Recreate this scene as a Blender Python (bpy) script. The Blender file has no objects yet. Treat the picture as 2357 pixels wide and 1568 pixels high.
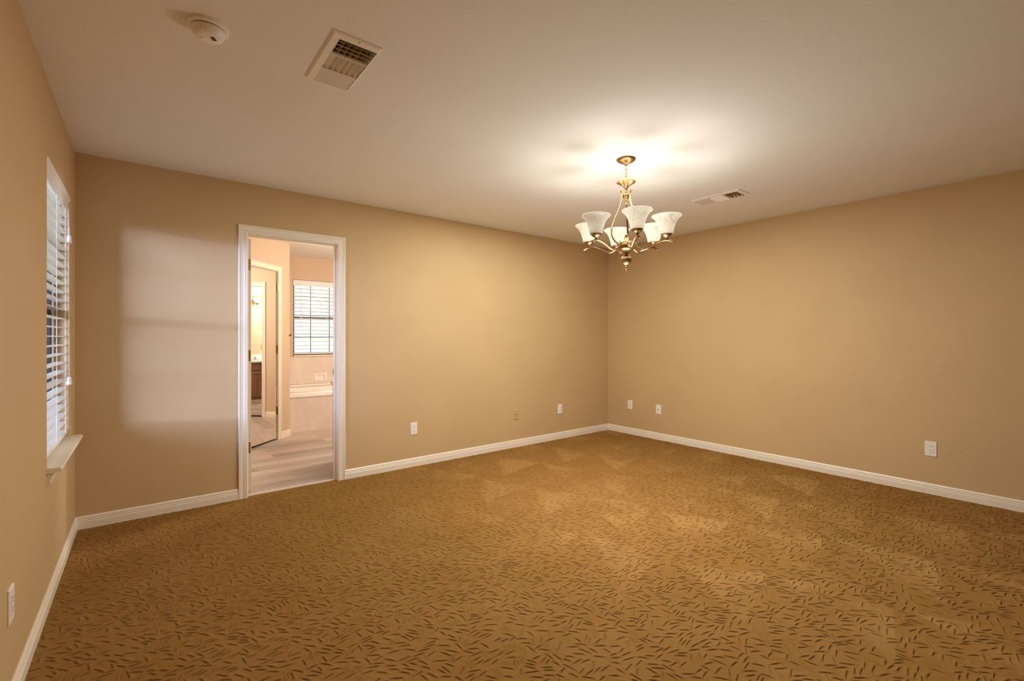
import bpy, math, random
from mathutils import Vector, Matrix
PI = math.pi
SC = bpy.context.scene
COL = SC.collection

# ------------------------------------------------------------------ camera, world, exposure
cam_d = bpy.data.cameras.new('camera')
cam = bpy.data.objects.new('camera', cam_d)
COL.objects.link(cam)
cam.location = (0, 0, 1.245)
cam.rotation_euler = (PI / 2, 0, math.radians(-38.376))
cam_d.sensor_width = 36.0
cam_d.lens = 36.0 * 1065.9 / 2357
cam_d.shift_y = -7.3 / 2357
cam_d.clip_start = 0.01
SC.camera = cam

SC.view_settings.view_transform = 'Standard'
SC.view_settings.look = 'None'
SC.view_settings.gamma = 1.0
SC.view_settings.use_curve_mapping = False
SC.view_settings.exposure = 0.0
SC.cycles.use_denoising = True
SC.cycles.max_bounces = 14
SC.cycles.diffuse_bounces = 8
SC.cycles.glossy_bounces = 6
SC.cycles.transparent_max_bounces = 24
SC.cycles.sample_clamp_indirect = 6.0
SC.cycles.caustics_reflective = False
SC.cycles.caustics_refractive = False

SKY_BASE = 2.5      # open sky
SKY_BAND = 350.0     # bright haze low over the horizon
BULB_W = 2.7        # one chandelier bulb
BATH_W = 6.0       # one vanity light bulb
VANITY_FILL_W = 94.0    # added fill that brightens the bathroom, in front of the vanity lamp
ROOM_FILL_W = 69.0       # added soft fill from under the ceiling, no fixture there
CHAND_FILL_W = 43.0      # added fill that brightens the room, below the chandelier

world = bpy.data.worlds.new('sky')
SC.world = world
world.use_nodes = True
wn = world.node_tree.nodes
wl = world.node_tree.links
wn.clear()
w_out = wn.new('ShaderNodeOutputWorld')
w_bg = wn.new('ShaderNodeBackground')
w_tc = wn.new('ShaderNodeTexCoord')
w_sep = wn.new('ShaderNodeSeparateXYZ')
wl.new(w_tc.outputs['Generated'], w_sep.inputs[0])


def w_math(op, a, b=None):
    n = wn.new('ShaderNodeMath')
    n.operation = op
    for i, v in enumerate((a, b)):
        if v is None:
            continue
        if isinstance(v, (int, float)):
            n.inputs[i].default_value = v
        else:
            wl.new(v, n.inputs[i])
    return n.outputs[0]




def w_lobe(z0, width):
    z = w_math('DIVIDE', w_math('SUBTRACT', w_sep.outputs[2], z0), width)
    return w_math('POWER', 2.718, w_math('MULTIPLY', w_math('MULTIPLY', z, z), -1.0))


w_band = w_math('ADD', w_math('MULTIPLY', w_lobe(0.056, 0.005), 2.6), w_math('MULTIPLY', w_lobe(0.18, 0.25), 0.36))
# the haze is kept to one side, where it shines in at the left window only
w_az = w_math('ADD', w_math('MULTIPLY', w_sep.outputs[0], -0.55), w_math('MULTIPLY', w_sep.outputs[1], -0.835))
w_az = w_math('MAXIMUM', w_math('DIVIDE', w_math('SUBTRACT', w_az, 0.72), 0.28), 0.0)
w_haze = w_math('MULTIPLY', w_math('MULTIPLY', w_band, w_az), SKY_BAND)
w_bg.inputs['Color'].default_value = (0.86, 0.94, 1.0, 1)
w_bg.inputs['Strength'].default_value = SKY_BASE
w_bg2 = wn.new('ShaderNodeBackground')
w_bg2.inputs['Color'].default_value = (0.44, 0.53, 1.0, 1)
wl.new(w_haze, w_bg2.inputs['Strength'])
w_add = wn.new('ShaderNodeAddShader')
wl.new(w_bg.outputs[0], w_add.inputs[0])
wl.new(w_bg2.outputs[0], w_add.inputs[1])
wl.new(w_add.outputs[0], w_out.inputs['Surface'])
world.cycles.sampling_method = 'MANUAL'
world.cycles.sample_map_resolution = 4096

sun_d = bpy.data.lights.new('sun', 'SUN')
sun_d.energy = 16.0
sun_d.angle = math.radians(0.6)
sun_d.color = (1.0, 0.95, 0.85)
sun_o = bpy.data.objects.new('sun', sun_d)
COL.objects.link(sun_o)
sun_o.location = (12, -8, 16)
sun_o.rotation_euler = Vector((-0.55, 0.35, -1.0)).to_track_quat('-Z', 'Y').to_euler()

# unseen area light added under the ceiling to lift the whole room
rl_d = bpy.data.lights.new('overhead_fill', 'AREA')
rl_d.shape = 'DISK'
rl_d.size = 2.4
rl_d.energy = ROOM_FILL_W
rl_d.color = (1.0, 0.95, 0.87)
rl_o = bpy.data.objects.new('overhead_fill', rl_d)
COL.objects.link(rl_o)
rl_o.location = (2.65, 2.35, 2.425)

# ------------------------------------------------------------------ dimensions
XL, XR, YB, YF, H = -0.355, 4.894, 4.092, -2.4, 2.44
YB2 = YB + 0.12                       # bathroom side of the back wall
W1 = dict(y0=3.014, y1=3.886, z0=0.64, z1=2.092)     # left window opening
D1 = dict(x0=0.626, x1=1.310, z1=2.05)               # doorway
AX, AY = 1.445, 6.395                 # tub alcove corner on one side
BX, BY = 3.0, 6.60                    # and on the other
TY, TB = 6.585, 7.37                  # tub apron, alcove back wall
W2 = dict(x0=1.715, x1=2.70, z0=0.98, z1=2.10)
BL, BR = 0.35, 4.45                   # bathroom side walls
S2 = 1 / math.sqrt(2)


# ------------------------------------------------------------------ mesh helpers
class MB:
    def __init__(self):
        self.v = []
        self.f = []

    def add(self, verts, faces, M=None):
        o = len(self.v)
        for p in verts:
            p = Vector(p)
            if M is not None:
                p = M @ p
            self.v.append(p[:])
        self.f += [tuple(i + o for i in f) for f in faces]
        return self

    def box(self, x0, x1, y0, y1, z0, z1, M=None):
        vs = [(x, y, z) for x in (x0, x1) for y in (y0, y1) for z in (z0, z1)]
        fs = [(0, 1, 3, 2), (4, 6, 7, 5), (0, 4, 5, 1), (2, 3, 7, 6), (0, 2, 6, 4), (1, 5, 7, 3)]
        return self.add(vs, fs, M)

    def bevbox(self, x0, x1, y0, y1, z0, z1, b, axis=1, sgn=-1, M=None):
        """box whose face towards SGN*AXIS is chamfered by b all round"""
        lo = [x0, y0, z0]
        hi = [x1, y1, z1]
        a = axis
        u, w = [i for i in range(3) if i != a]
        back = hi[a] if sgn < 0 else lo[a]
        front = lo[a] if sgn < 0 else hi[a]
        mid = front - sgn * b
        vs = []
        for (h, ins) in ((back, 0), (mid, 0), (front, b)):
            for (p, q) in ((lo[u] + ins, lo[w] + ins), (hi[u] - ins, lo[w] + ins), (hi[u] - ins, hi[w] - ins), (lo[u] + ins, hi[w] - ins)):
                c = [0, 0, 0]
                c[a] = h
                c[u] = p
                c[w] = q
                vs.append(c)
        fs = [(3, 2, 1, 0), (8, 9, 10, 11)]
        for k in (0, 4):
            for i in range(4):
                j = (i + 1) % 4
                fs.append((k + i, k + j, k + 4 + j, k + 4 + i))
        return self.add(vs, fs, M)

    def sweep(self, stations, closed_profile=True, closed_path=False, caps=True, M=None):
        """stations: lists of 3-D points, one ring each"""
        n = len(stations[0])
        vs = [p for s in stations for p in s]
        fs = []
        m = len(stations)
        for i in range(m if closed_path else m - 1):
            a, b = i * n, ((i + 1) % m) * n
            for j in range(n if closed_profile else n - 1):
                k = (j + 1) % n
                fs.append((a + j, a + k, b + k, b + j))
        if caps and closed_profile and not closed_path:
            fs.append(tuple(reversed(range(n))))
            fs.append(tuple((m - 1) * n + j for j in range(n)))
        return self.add(vs, fs, M)

    def lathe(self, prof, seg=32, M=None, cx=0, cy=0, flute=None):
        """prof: (r, z) pairs, r=0 collapses to a point"""
        vs = []
        idx = []
        for k, (r, z) in enumerate(prof):
            if r < 1e-6:
                idx.append([len(vs)] * seg)
                vs.append((cx, cy, z))
            else:
                row = []
                for i in range(seg):
                    a = 2 * PI * i / seg
                    rr = r * (flute(a, k) if flute else 1)
                    row.append(len(vs))
                    vs.append((cx + rr * math.cos(a), cy + rr * math.sin(a), z))
                idx.append(row)
        fs = []
        for k in range(len(prof) - 1):
            for i in range(seg):
                j = (i + 1) % seg
                q = [idx[k][i], idx[k][j], idx[k + 1][j], idx[k + 1][i]]
                q2 = []
                for t in q:
                    if t not in q2:
                        q2.append(t)
                if len(q2) > 2:
                    fs.append(tuple(q2))
        return self.add(vs, fs, M)

    def tube(self, pts, r, seg=10, M=None, closed=False):
        pts = [Vector(p) for p in pts]
        n = len(pts)
        st = []
        prev = None
        for i, p in enumerate(pts):
            if closed:
                t = pts[(i + 1) % n] - pts[i - 1]
            else:
                t = pts[min(i + 1, n - 1)] - pts[max(i - 1, 0)]
            t.normalize()
            if prev is None:
                a = Vector((0, 0, 1)) if abs(t.z) < 0.9 else Vector((1, 0, 0))
                u = t.cross(a).normalized()
            else:
                u = (prev - t * prev.dot(t)).normalized()
            prev = u
            w = t.cross(u)
            rr = r[i] if isinstance(r, (list, tuple)) else r
            st.append([p + (u * math.cos(2 * PI * k / seg) + w * math.sin(2 * PI * k / seg)) * rr for k in range(seg)])
        return self.sweep(st, closed_path=closed, M=M)

    def strip(self, pts, prof, side, M=None):
        """flat bar: profile (a along side, b along normal) carried along pts"""
        pts = [Vector(p) for p in pts]
        side = Vector(side).normalized()
        st = []
        n = len(pts)
        for i, p in enumerate(pts):
            t = (pts[min(i + 1, n - 1)] - pts[max(i - 1, 0)]).normalized()
            nn = side.cross(t).normalized()
            st.append([p + side * a + nn * b for a, b in prof])
        return self.sweep(st, M=M)

    def plate(self, xs, ys, holes, mp):
        """flat plate on the grid of cuts, leaving out the hole rectangles; mp(u,v) -> point"""
        xs = sorted(set(xs + [h[0] for h in holes] + [h[1] for h in holes]))
        ys = sorted(set(ys + [h[2] for h in holes] + [h[3] for h in holes]))
        for a, b in zip(xs, xs[1:]):
            for c, d in zip(ys, ys[1:]):
                mx, my = (a + b) / 2, (c + d) / 2
                if any(h[0] < mx < h[1] and h[2] < my < h[3] for h in holes):
                    continue
                self.add([mp(a, c), mp(b, c), mp(b, d), mp(a, d)], [(0, 1, 2, 3)])
        return self

    def slab(self, xs, ys, holes, mp0, mp1):
        """plate with thickness: boxes between mp0 and mp1"""
        xs = sorted(set(xs + [h[0] for h in holes] + [h[1] for h in holes]))
        ys = sorted(set(ys + [h[2] for h in holes] + [h[3] for h in holes]))

        def solid(i, j):
            if i < 0 or j < 0 or i >= len(xs) - 1 or j >= len(ys) - 1:
                return False
            mx, my = (xs[i] + xs[i + 1]) / 2, (ys[j] + ys[j + 1]) / 2
            return not any(h[0] < mx < h[1] and h[2] < my < h[3] for h in holes)
        nx, ny = len(xs), len(ys)
        o = len(self.v)
        vs = [mp0(x, y) for x in xs for y in ys] + [mp1(x, y) for x in xs for y in ys]
        N = nx * ny
        fs = []

        def I(i, j):
            return i * ny + j
        for i in range(nx - 1):
            for j in range(ny - 1):
                if not solid(i, j):
                    continue
                q = [I(i, j), I(i + 1, j), I(i + 1, j + 1), I(i, j + 1)]
                fs.append(tuple(q))
                fs.append(tuple(k + N for k in reversed(q)))
                for (di, dj, a, b) in ((-1, 0, 3, 0), (1, 0, 1, 2), (0, -1, 0, 1), (0, 1, 2, 3)):
                    if not solid(i + di, j + dj):
                        fs.append((q[b], q[a], q[a] + N, q[b] + N))
        return self.add(vs, fs)

    def build(self, name, mat, parent=None, smooth=None, loc=None):
        me = bpy.data.meshes.new(name)
        me.from_pydata([tuple(p) for p in self.v], [], self.f)
        me.validate()
        import bmesh
        bm = bmesh.new()
        bm.from_mesh(me)
        bmesh.ops.remove_doubles(bm, verts=bm.verts, dist=1e-6)
        bmesh.ops.recalc_face_normals(bm, faces=bm.faces)
        bm.to_mesh(me)
        bm.free()
        if smooth:
            for p in me.polygons:
                p.use_smooth = True
            me.set_sharp_from_angle(angle=math.radians(smooth))
        if mat:
            me.materials.append(mat)
        o = bpy.data.objects.new(name, me)
        COL.objects.link(o)
        if parent is not None:
            o.parent = parent
        if loc is not None:
            o.location = loc
        return o


def tag(o, label, cat, group=None, kind=None):
    o['label'] = label
    o['category'] = cat
    if group:
        o['group'] = group
    if kind:
        o['kind'] = kind
    return o


def struct(o):
    o['kind'] = 'structure'
    return o


def thing(name, label, cat, loc=(0, 0, 0), rz=0.0, group=None):
    o = bpy.data.objects.new(name, None)
    COL.objects.link(o)
    o.empty_display_size = 0.05
    o.location = loc
    o.rotation_euler = (0, 0, rz)
    return tag(o, label, cat, group)


def struct_root(name, loc=(0, 0, 0), rz=0.0):
    o = bpy.data.objects.new(name, None)
    COL.objects.link(o)
    o.empty_display_size = 0.05
    o.location = loc
    o.rotation_euler = (0, 0, rz)
    return struct(o)


def copy_thing(root, loc, rz, label, group=None):
    r = root.copy()
    COL.objects.link(r)
    r.location = loc
    r.rotation_euler = (0, 0, rz)
    r['label'] = label
    if group:
        r['group'] = group
    for ch in list(root.children):
        c = ch.copy()
        COL.objects.link(c)
        c.parent = r
        for g in list(ch.children):
            d = g.copy()
            COL.objects.link(d)
            d.parent = c
    return r


# ------------------------------------------------------------------ materials
class NT:
    def __init__(self, name):
        self.m = bpy.data.materials.new(name)
        self.m.use_nodes = True
        self.t = self.m.node_tree
        self.n = self.t.nodes
        self.l = self.t.links
        self.n.clear()
        self.out = self.n.new('ShaderNodeOutputMaterial')

    def node(self, kind, **kw):
        n = self.n.new(kind)
        for k, v in kw.items():
            setattr(n, k, v)
        return n

    def set(self, sock, v):
        if hasattr(v, 'is_output'):
            self.l.new(v, sock)
        elif isinstance(v, (tuple, list)) and len(v) == 3 and sock.type == 'RGBA':
            sock.default_value = (*v, 1)
        else:
            sock.default_value = v

    def math(self, op, a, b=0.0, c=0.0, clamp=False):
        n = self.node('ShaderNodeMath', operation=op, use_clamp=clamp)
        for i, v in enumerate((a, b, c)):
            if i < len(n.inputs):
                self.set(n.inputs[i], v)
        return n.outputs[0]

    def coords(self):
        return self.node('ShaderNodeTexCoord').outputs['Object']

    def noise(self, scale, detail=2.0, rough=0.5, vec=None):
        n = self.node('ShaderNodeTexNoise')
        self.set(n.inputs['Scale'], scale)
        self.set(n.inputs['Detail'], detail)
        self.set(n.inputs['Roughness'], rough)
        if vec is not None:
            self.l.new(vec, n.inputs['Vector'])
        return n.outputs['Fac']

    def ramp(self, fac, a, b):
        n = self.node('ShaderNodeMapRange', interpolation_type='SMOOTHSTEP')
        self.set(n.inputs['Value'], fac)
        n.inputs['From Min'].default_value = a
        n.inputs['From Max'].default_value = b
        return n.outputs['Result']

    def mix(self, fac, a, b):
        n = self.node('ShaderNodeMix', data_type='RGBA')
        self.set(n.inputs['Factor'], fac)
        self.set(n.inputs['A'] if False else n.inputs[6], a)
        self.set(n.inputs[7], b)
        return n.outputs[2]

    def bump(self, height, strength, dist):
        n = self.node('ShaderNodeBump')
        n.inputs['Strength'].default_value = strength
        n.inputs['Distance'].default_value = dist
        self.l.new(height, n.inputs['Height'])
        return n.outputs['Normal']

    def bsdf(self, color, rough=0.5, metal=0.0, normal=None, spec=0.5, **kw):
        b = self.node('ShaderNodeBsdfPrincipled')
        self.set(b.inputs['Base Color'], color)
        self.set(b.inputs['Roughness'], rough)
        self.set(b.inputs['Metallic'], metal)
        b.inputs['Specular IOR Level'].default_value = spec
        if normal is not None:
            self.l.new(normal, b.inputs['Normal'])
        for k, v in kw.items():
            self.set(b.inputs[k], v)
        return b.outputs[0]

    def done(self, shader):
        self.l.new(shader, self.out.inputs['Surface'])
        return self.m


def painted(name, color, scale, strength, dist, rough=0.75, var=0.03, spec=0.3):
    t = NT(name)
    P = t.coords()
    n1 = t.noise(scale, 3.0, 0.55, P)
    n2 = t.noise(1.7, 2.0, 0.5, P)
    dark = tuple(c * (1 - var) for c in color)
    lite = tuple(min(1, c * (1 + var)) for c in color)
    c = t.mix(t.ramp(n2, 0.35, 0.65), dark, lite)
    return t.done(t.bsdf(c, rough, 0, t.bump(t.ramp(n1, 0.35, 0.65), strength, dist), spec))


def plain(name, color, rough=0.45, metal=0.0, spec=0.5, grain=0.0, scale=60.0):
    t = NT(name)
    P = t.coords()
    n = t.noise(scale, 2.0, 0.5, P)
    c = t.mix(n, tuple(x * (1 - grain) for x in color), tuple(min(1, x * (1 + grain)) for x in color))
    return t.done(t.bsdf(c, rough, metal, None, spec))


M_wall = painted('tan_wall_paint', (0.56, 0.397, 0.205), 110.0, 0.26, 0.002, 0.6, 0.02, 0.35)
M_bathwall = painted('bathroom_wall_paint', (0.63, 0.475, 0.325), 95.0, 0.35, 0.0025, 0.6, 0.02, 0.35)
M_ceil = painted('ceiling_texture', (0.78, 0.77, 0.71), 75.0, 0.22, 0.002, 0.85, 0.01, 0.2)
M_trim = plain('white_trim_paint', (0.82, 0.75, 0.62), 0.32, 0, 0.5, 0.02)
M_white = plain('white_plastic', (0.84, 0.80, 0.73), 0.35, 0, 0.5, 0.02)
M_slot = plain('dark_slot', (0.03, 0.025, 0.02), 0.7)
M_tan_plastic = plain('tan_plastic', (0.55, 0.39, 0.21), 0.4)
M_screw = plain('steel_screw', (0.55, 0.52, 0.47), 0.35, 0.8)
M_blind = plain('white_blind', (0.86, 0.86, 0.86), 0.4, 0, 0.4, 0.02)
M_cord = plain('white_cord', (0.88, 0.86, 0.80), 0.8)
M_bronze = plain('bronze_window_frame', (0.055, 0.045, 0.045), 0.45, 0.2)
M_hinge = plain('brass_hinge', (0.55, 0.38, 0.10), 0.28, 1.0, 0.5, 0.05)
M_vent = plain('vent_paint', (0.82, 0.77, 0.68), 0.45)
M_damper = plain('damper_metal', (0.78, 0.54, 0.20), 0.5, 0.2)
M_duct = plain('duct_lining', (0.035, 0.025, 0.02), 0.9)
M_porcelain = plain('white_tub', (0.86, 0.82, 0.76), 0.12, 0, 0.5, 0.01)
M_counter = plain('white_countertop', (0.87, 0.84, 0.78), 0.15)
M_chrome = plain('chrome', (0.75, 0.74, 0.72), 0.12, 1.0)
M_gap = plain('door_edge_paint', (0.62, 0.54, 0.43), 0.5)


def make_brass():
    t = NT('antique_brass')
    P = t.coords()
    n = t.noise(40.0, 3.0, 0.6, P)
    c = t.mix(t.ramp(n, 0.3, 0.7), (0.29, 0.17, 0.07), (0.43, 0.27, 0.13))
    return t.done(t.bsdf(c, 0.36, 1.0, t.bump(t.noise(220.0, 2.0, 0.5, P), 0.05, 0.001)))


M_brass = make_brass()


def make_marble(name, a, b):
    t = NT(name)
    P = t.coords()
    mp = t.node('ShaderNodeMapping')
    mp.inputs['Scale'].default_value = (1.0, 1.0, 0.35)
    t.l.new(P, mp.inputs['Vector'])
    n = t.noise(6.0, 6.0, 0.65, mp.outputs[0])
    c = t.mix(t.ramp(n, 0.35, 0.7), a, b)
    return t.done(t.bsdf(c, 0.2, 0))


M_marble = make_marble('cultured_marble', (0.72, 0.62, 0.53), (0.80, 0.71, 0.61))


def make_mirror():
    t = NT('mirror_glass')
    return t.done(t.bsdf((0.90, 0.89, 0.86), 0.0, 1.0))


M_mirror = make_mirror()


def make_glass():
    t = NT('window_glass')
    tr = t.node('ShaderNodeBsdfTransparent')
    tr.inputs['Color'].default_value = (0.93, 0.95, 0.94, 1)
    gl = t.node('ShaderNodeBsdfGlossy')
    gl.inputs['Roughness'].default_value = 0.02
    fr = t.node('ShaderNodeFresnel')
    fr.inputs['IOR'].default_value = 1.45
    mx = t.node('ShaderNodeMixShader')
    t.l.new(fr.outputs[0], mx.inputs[0])
    t.l.new(tr.outputs[0], mx.inputs[1])
    t.l.new(gl.outputs[0], mx.inputs[2])
    return t.done(mx.outputs[0])


M_glass = make_glass()


def make_shade(name, glow):
    """veined alabaster glass: part of the light passes straight, part is scattered, and the lit glass glows"""
    t = NT(name)
    P = t.coords()
    w = t.noise(9.0, 3.0, 0.6, P)
    mp = t.node('ShaderNodeVectorMath', operation='SCALE')
    t.l.new(P, mp.inputs[0])
    mp.inputs['Scale'].default_value = 1.0
    v = t.node('ShaderNodeTexVoronoi', feature='DISTANCE_TO_EDGE')
    ad = t.node('ShaderNodeVectorMath', operation='ADD')
    cb = t.node('ShaderNodeCombineXYZ')
    t.l.new(t.math('MULTIPLY', w, 0.09), cb.inputs[0])
    t.l.new(t.math('MULTIPLY', t.noise(14.0, 2.0, 0.5, P), 0.09), cb.inputs[2])
    t.l.new(P, ad.inputs[0])
    t.l.new(cb.outputs[0], ad.inputs[1])
    t.l.new(ad.outputs[0], v.inputs['Vector'])
    v.inputs['Scale'].default_value = 13.0
    vein = t.math('MULTIPLY', t.math('SUBTRACT', 1.0, t.ramp(v.outputs['Distance'], 0.0, 0.035)), t.ramp(t.noise(11.0, 2.0, 0.5, P), 0.45, 0.62))
    cloud = t.ramp(t.noise(16.0, 4.0, 0.6, P), 0.3, 0.75)
    col = t.mix(t.math('MULTIPLY', vein, 0.75), t.mix(cloud, (0.90, 0.85, 0.74), (0.80, 0.72, 0.60)), (0.42, 0.33, 0.24))
    tl = t.node('ShaderNodeBsdfTranslucent')
    sc_ = t.node('ShaderNodeVectorMath', operation='SCALE')
    sc_.inputs['Scale'].default_value = 0.24
    t.l.new(col, sc_.inputs[0])
    t.l.new(sc_.outputs[0], tl.inputs['Color'])
    df = t.bsdf(col, 0.25, 0)
    tr = t.node('ShaderNodeBsdfTransparent')
    t.l.new(t.mix(0.5, col, (1.0, 0.9, 0.72)), tr.inputs['Color'])
    m1 = t.node('ShaderNodeMixShader')
    m1.inputs[0].default_value = 0.5
    t.l.new(df, m1.inputs[1])
    t.l.new(tl.outputs[0], m1.inputs[2])
    m2 = t.node('ShaderNodeMixShader')
    m2.inputs[0].default_value = 0.0
    t.l.new(m1.outputs[0], m2.inputs[1])
    t.l.new(tr.outputs[0], m2.inputs[2])
    if glow:
        em = t.node('ShaderNodeEmission')
        t.l.new(t.mix(0.55, col, (1.0, 0.86, 0.60)), em.inputs['Color'])
        em.inputs['Strength'].default_value = glow
        ad2 = t.node('ShaderNodeAddShader')
        t.l.new(m2.outputs[0], ad2.inputs[0])
        t.l.new(em.outputs[0], ad2.inputs[1])
        return t.done(ad2.outputs[0])
    return t.done(m2.outputs[0])


M_shade_lit = make_shade('alabaster_glass_lit', 0.42)
M_shade_dim = make_shade('alabaster_glass_dim', 0.16)
M_shade_bath = make_shade('frosted_glass_lit', 1.2)


def make_bulb(name, watts, area, color):
    t = NT(name)
    e = t.node('ShaderNodeEmission')
    e.inputs['Color'].default_value = (*color, 1)
    e.inputs['Strength'].default_value = watts / (PI * area)
    return t.done(e.outputs[0])


BR_ = 0.022
M_bulb = make_bulb('lit_bulb', BULB_W, 4 * PI * BR_ ** 2, (1.0, 0.98, 0.96))
M_bulb_bath = make_bulb('lit_bath_bulb', BATH_W, 4 * PI * BR_ ** 2, (1.0, 0.80, 0.58))
M_bulb_dim = make_bulb('dim_bulb', BULB_W * 0.3, 4 * PI * BR_ ** 2, (1.0, 0.98, 0.96))


def make_carpet():
    t = NT('cut_loop_carpet')
    P = t.coords()
    sep = t.node('ShaderNodeSeparateXYZ')
    t.l.new(P, sep.inputs[0])
    def attr(n):
        return t.node('ShaderNodeAttribute', attribute_name=n).outputs['Fac']
    pile = t.noise(420.0, 3.0, 0.7, P)
    tuft = t.noise(45.0, 2.0, 0.5, P)
    rag = t.math('MULTIPLY', t.math('SUBTRACT', t.noise(270.0, 2.0, 0.6, P), 0.5), 0.0046)
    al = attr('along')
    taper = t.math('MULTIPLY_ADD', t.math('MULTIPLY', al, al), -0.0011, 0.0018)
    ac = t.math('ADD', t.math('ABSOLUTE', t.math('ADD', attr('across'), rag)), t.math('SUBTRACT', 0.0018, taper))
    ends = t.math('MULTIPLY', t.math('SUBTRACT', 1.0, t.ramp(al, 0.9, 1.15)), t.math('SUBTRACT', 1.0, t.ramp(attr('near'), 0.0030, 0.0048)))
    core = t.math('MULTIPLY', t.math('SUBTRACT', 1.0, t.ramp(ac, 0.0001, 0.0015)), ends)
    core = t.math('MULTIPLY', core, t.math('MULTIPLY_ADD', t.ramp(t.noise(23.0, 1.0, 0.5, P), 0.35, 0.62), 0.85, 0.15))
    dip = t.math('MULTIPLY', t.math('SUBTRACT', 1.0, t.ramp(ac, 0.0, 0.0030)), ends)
    hgt = t.math('ADD', t.math('MULTIPLY', dip, -0.7), t.math('ADD', t.math('MULTIPLY', pile, 0.30), t.math('MULTIPLY', tuft, 0.45)))
    # nap left by the vacuum cleaner: straight-edged strokes where the pile leans another way
    wob = t.math('MULTIPLY', t.math('SUBTRACT', t.noise(3.0, 2.0, 0.5, P), 0.5), 0.35)
    u = t.math('ADD', t.math('MULTIPLY_ADD', sep.outputs[0], 1.35, t.math('MULTIPLY', sep.outputs[1], 0.55)), wob)
    v = t.math('ADD', t.math('MULTIPLY_ADD', sep.outputs[1], 1.9, t.math('MULTIPLY', sep.outputs[0], -0.45)), t.math('MULTIPLY', t.math('FLOOR', u), 0.37))
    tri = t.math('SUBTRACT', t.math('FRACT', u), t.math('MULTIPLY_ADD', t.math('FRACT', v), 0.85, 0.25))
    wedge = t.ramp(tri, -0.03, 0.05)
    lean = t.math('MULTIPLY', wedge, t.ramp(t.noise(1.6, 2.0, 0.5, P), 0.38, 0.60))
    zone = t.ramp(sep.outputs[0], 1.2, 2.6)
    lean = t.math('MULTIPLY', lean, t.math('MULTIPLY_ADD', zone, 0.9, 0.1))
    lean = t.math('ADD', t.math('MULTIPLY', lean, 0.8), t.math('MULTIPLY', t.ramp(t.noise(2.6, 3.0, 0.5, P), 0.3, 0.7), 0.3))
    base = t.mix(lean, (0.280, 0.145, 0.037), (0.375, 0.212, 0.068))
    base = t.mix(t.math('MULTIPLY', t.ramp(pile, 0.35, 0.7), 0.45), base, (0.20, 0.097, 0.026))
    c = t.mix(t.math('MULTIPLY', core, 0.54), base, (0.055, 0.024, 0.006))  # darker cut loops, with the shade of the grooves painted into the colour
    nrm = t.bump(hgt, 0.7, 0.007)
    return t.done(t.bsdf(c, 0.95, 0, nrm, 0.1))


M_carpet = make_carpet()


def make_planks():
    t = NT('greige_vinyl_planks')
    P = t.coords()
    b = t.node('ShaderNodeTexBrick')
    b.offset = 0.37
    b.inputs['Scale'].default_value = 1.0
    b.inputs['Brick Width'].default_value = 1.05
    b.inputs['Row Height'].default_value = 0.152
    b.inputs['Mortar Size'].default_value = 0.0012
    b.inputs['Mortar Smooth'].default_value = 0.2
    b.inputs['Color1'].default_value = (0.0, 0.0, 0.0, 1)
    b.inputs['Color2'].default_value = (1.0, 1.0, 1.0, 1)
    b.inputs['Mortar'].default_value = (0.2, 0.2, 0.2, 1)
    t.l.new(P, b.inputs['Vector'])
    m = t.node('ShaderNodeMapping')
    m.inputs['Scale'].default_value = (1.1, 22.0, 1.0)
    t.l.new(P, m.inputs['Vector'])
    g = t.noise(2.2, 5.0, 0.6, m.outputs[0])
    tone = t.math('ADD', t.math('MULTIPLY', b.outputs['Color'], 0.68), t.math('MULTIPLY', t.ramp(g, 0.3, 0.7), 0.32))
    c = t.mix(tone, (0.22, 0.155, 0.115), (0.60, 0.50, 0.41))
    c = t.mix(t.math('MULTIPLY', b.outputs['Fac'], 0.6), c, (0.16, 0.11, 0.08))
    return t.done(t.bsdf(c, 0.38, 0, t.bump(g, 0.1, 0.001), 0.4))


M_planks = make_planks()


def make_wood():
    t = NT('brown_oak')
    P = t.coords()
    m = t.node('ShaderNodeMapping')
    m.inputs['Scale'].default_value = (14.0, 14.0, 1.2)
    t.l.new(P, m.inputs['Vector'])
    g = t.noise(2.0, 5.0, 0.6, m.outputs[0])
    c = t.mix(t.ramp(g, 0.3, 0.7), (0.17, 0.075, 0.035), (0.27, 0.135, 0.07))
    return t.done(t.bsdf(c, 0.4, 0))


M_wood = make_wood()


def make_ground():
    t = NT('dry_lawn')
    P = t.coords()
    n = t.noise(3.0, 4.0, 0.6, P)
    return t.done(t.bsdf(t.mix(n, (0.50, 0.52, 0.26), (0.60, 0.60, 0.36)), 0.95, 0, None, 0.1))


M_ground = make_ground()
M_fence = painted('pale_block_fence', (0.60, 0.60, 0.58), 20.0, 0.3, 0.01, 0.9)
M_leaf = plain('pale_green_leaf', (0.34, 0.44, 0.16), 0.6, 0, 0.3, 0.3, 5.0)
M_bark = plain('grey_bark', (0.22, 0.17, 0.12), 0.9, 0, 0.2, 0.3, 20.0)

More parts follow.
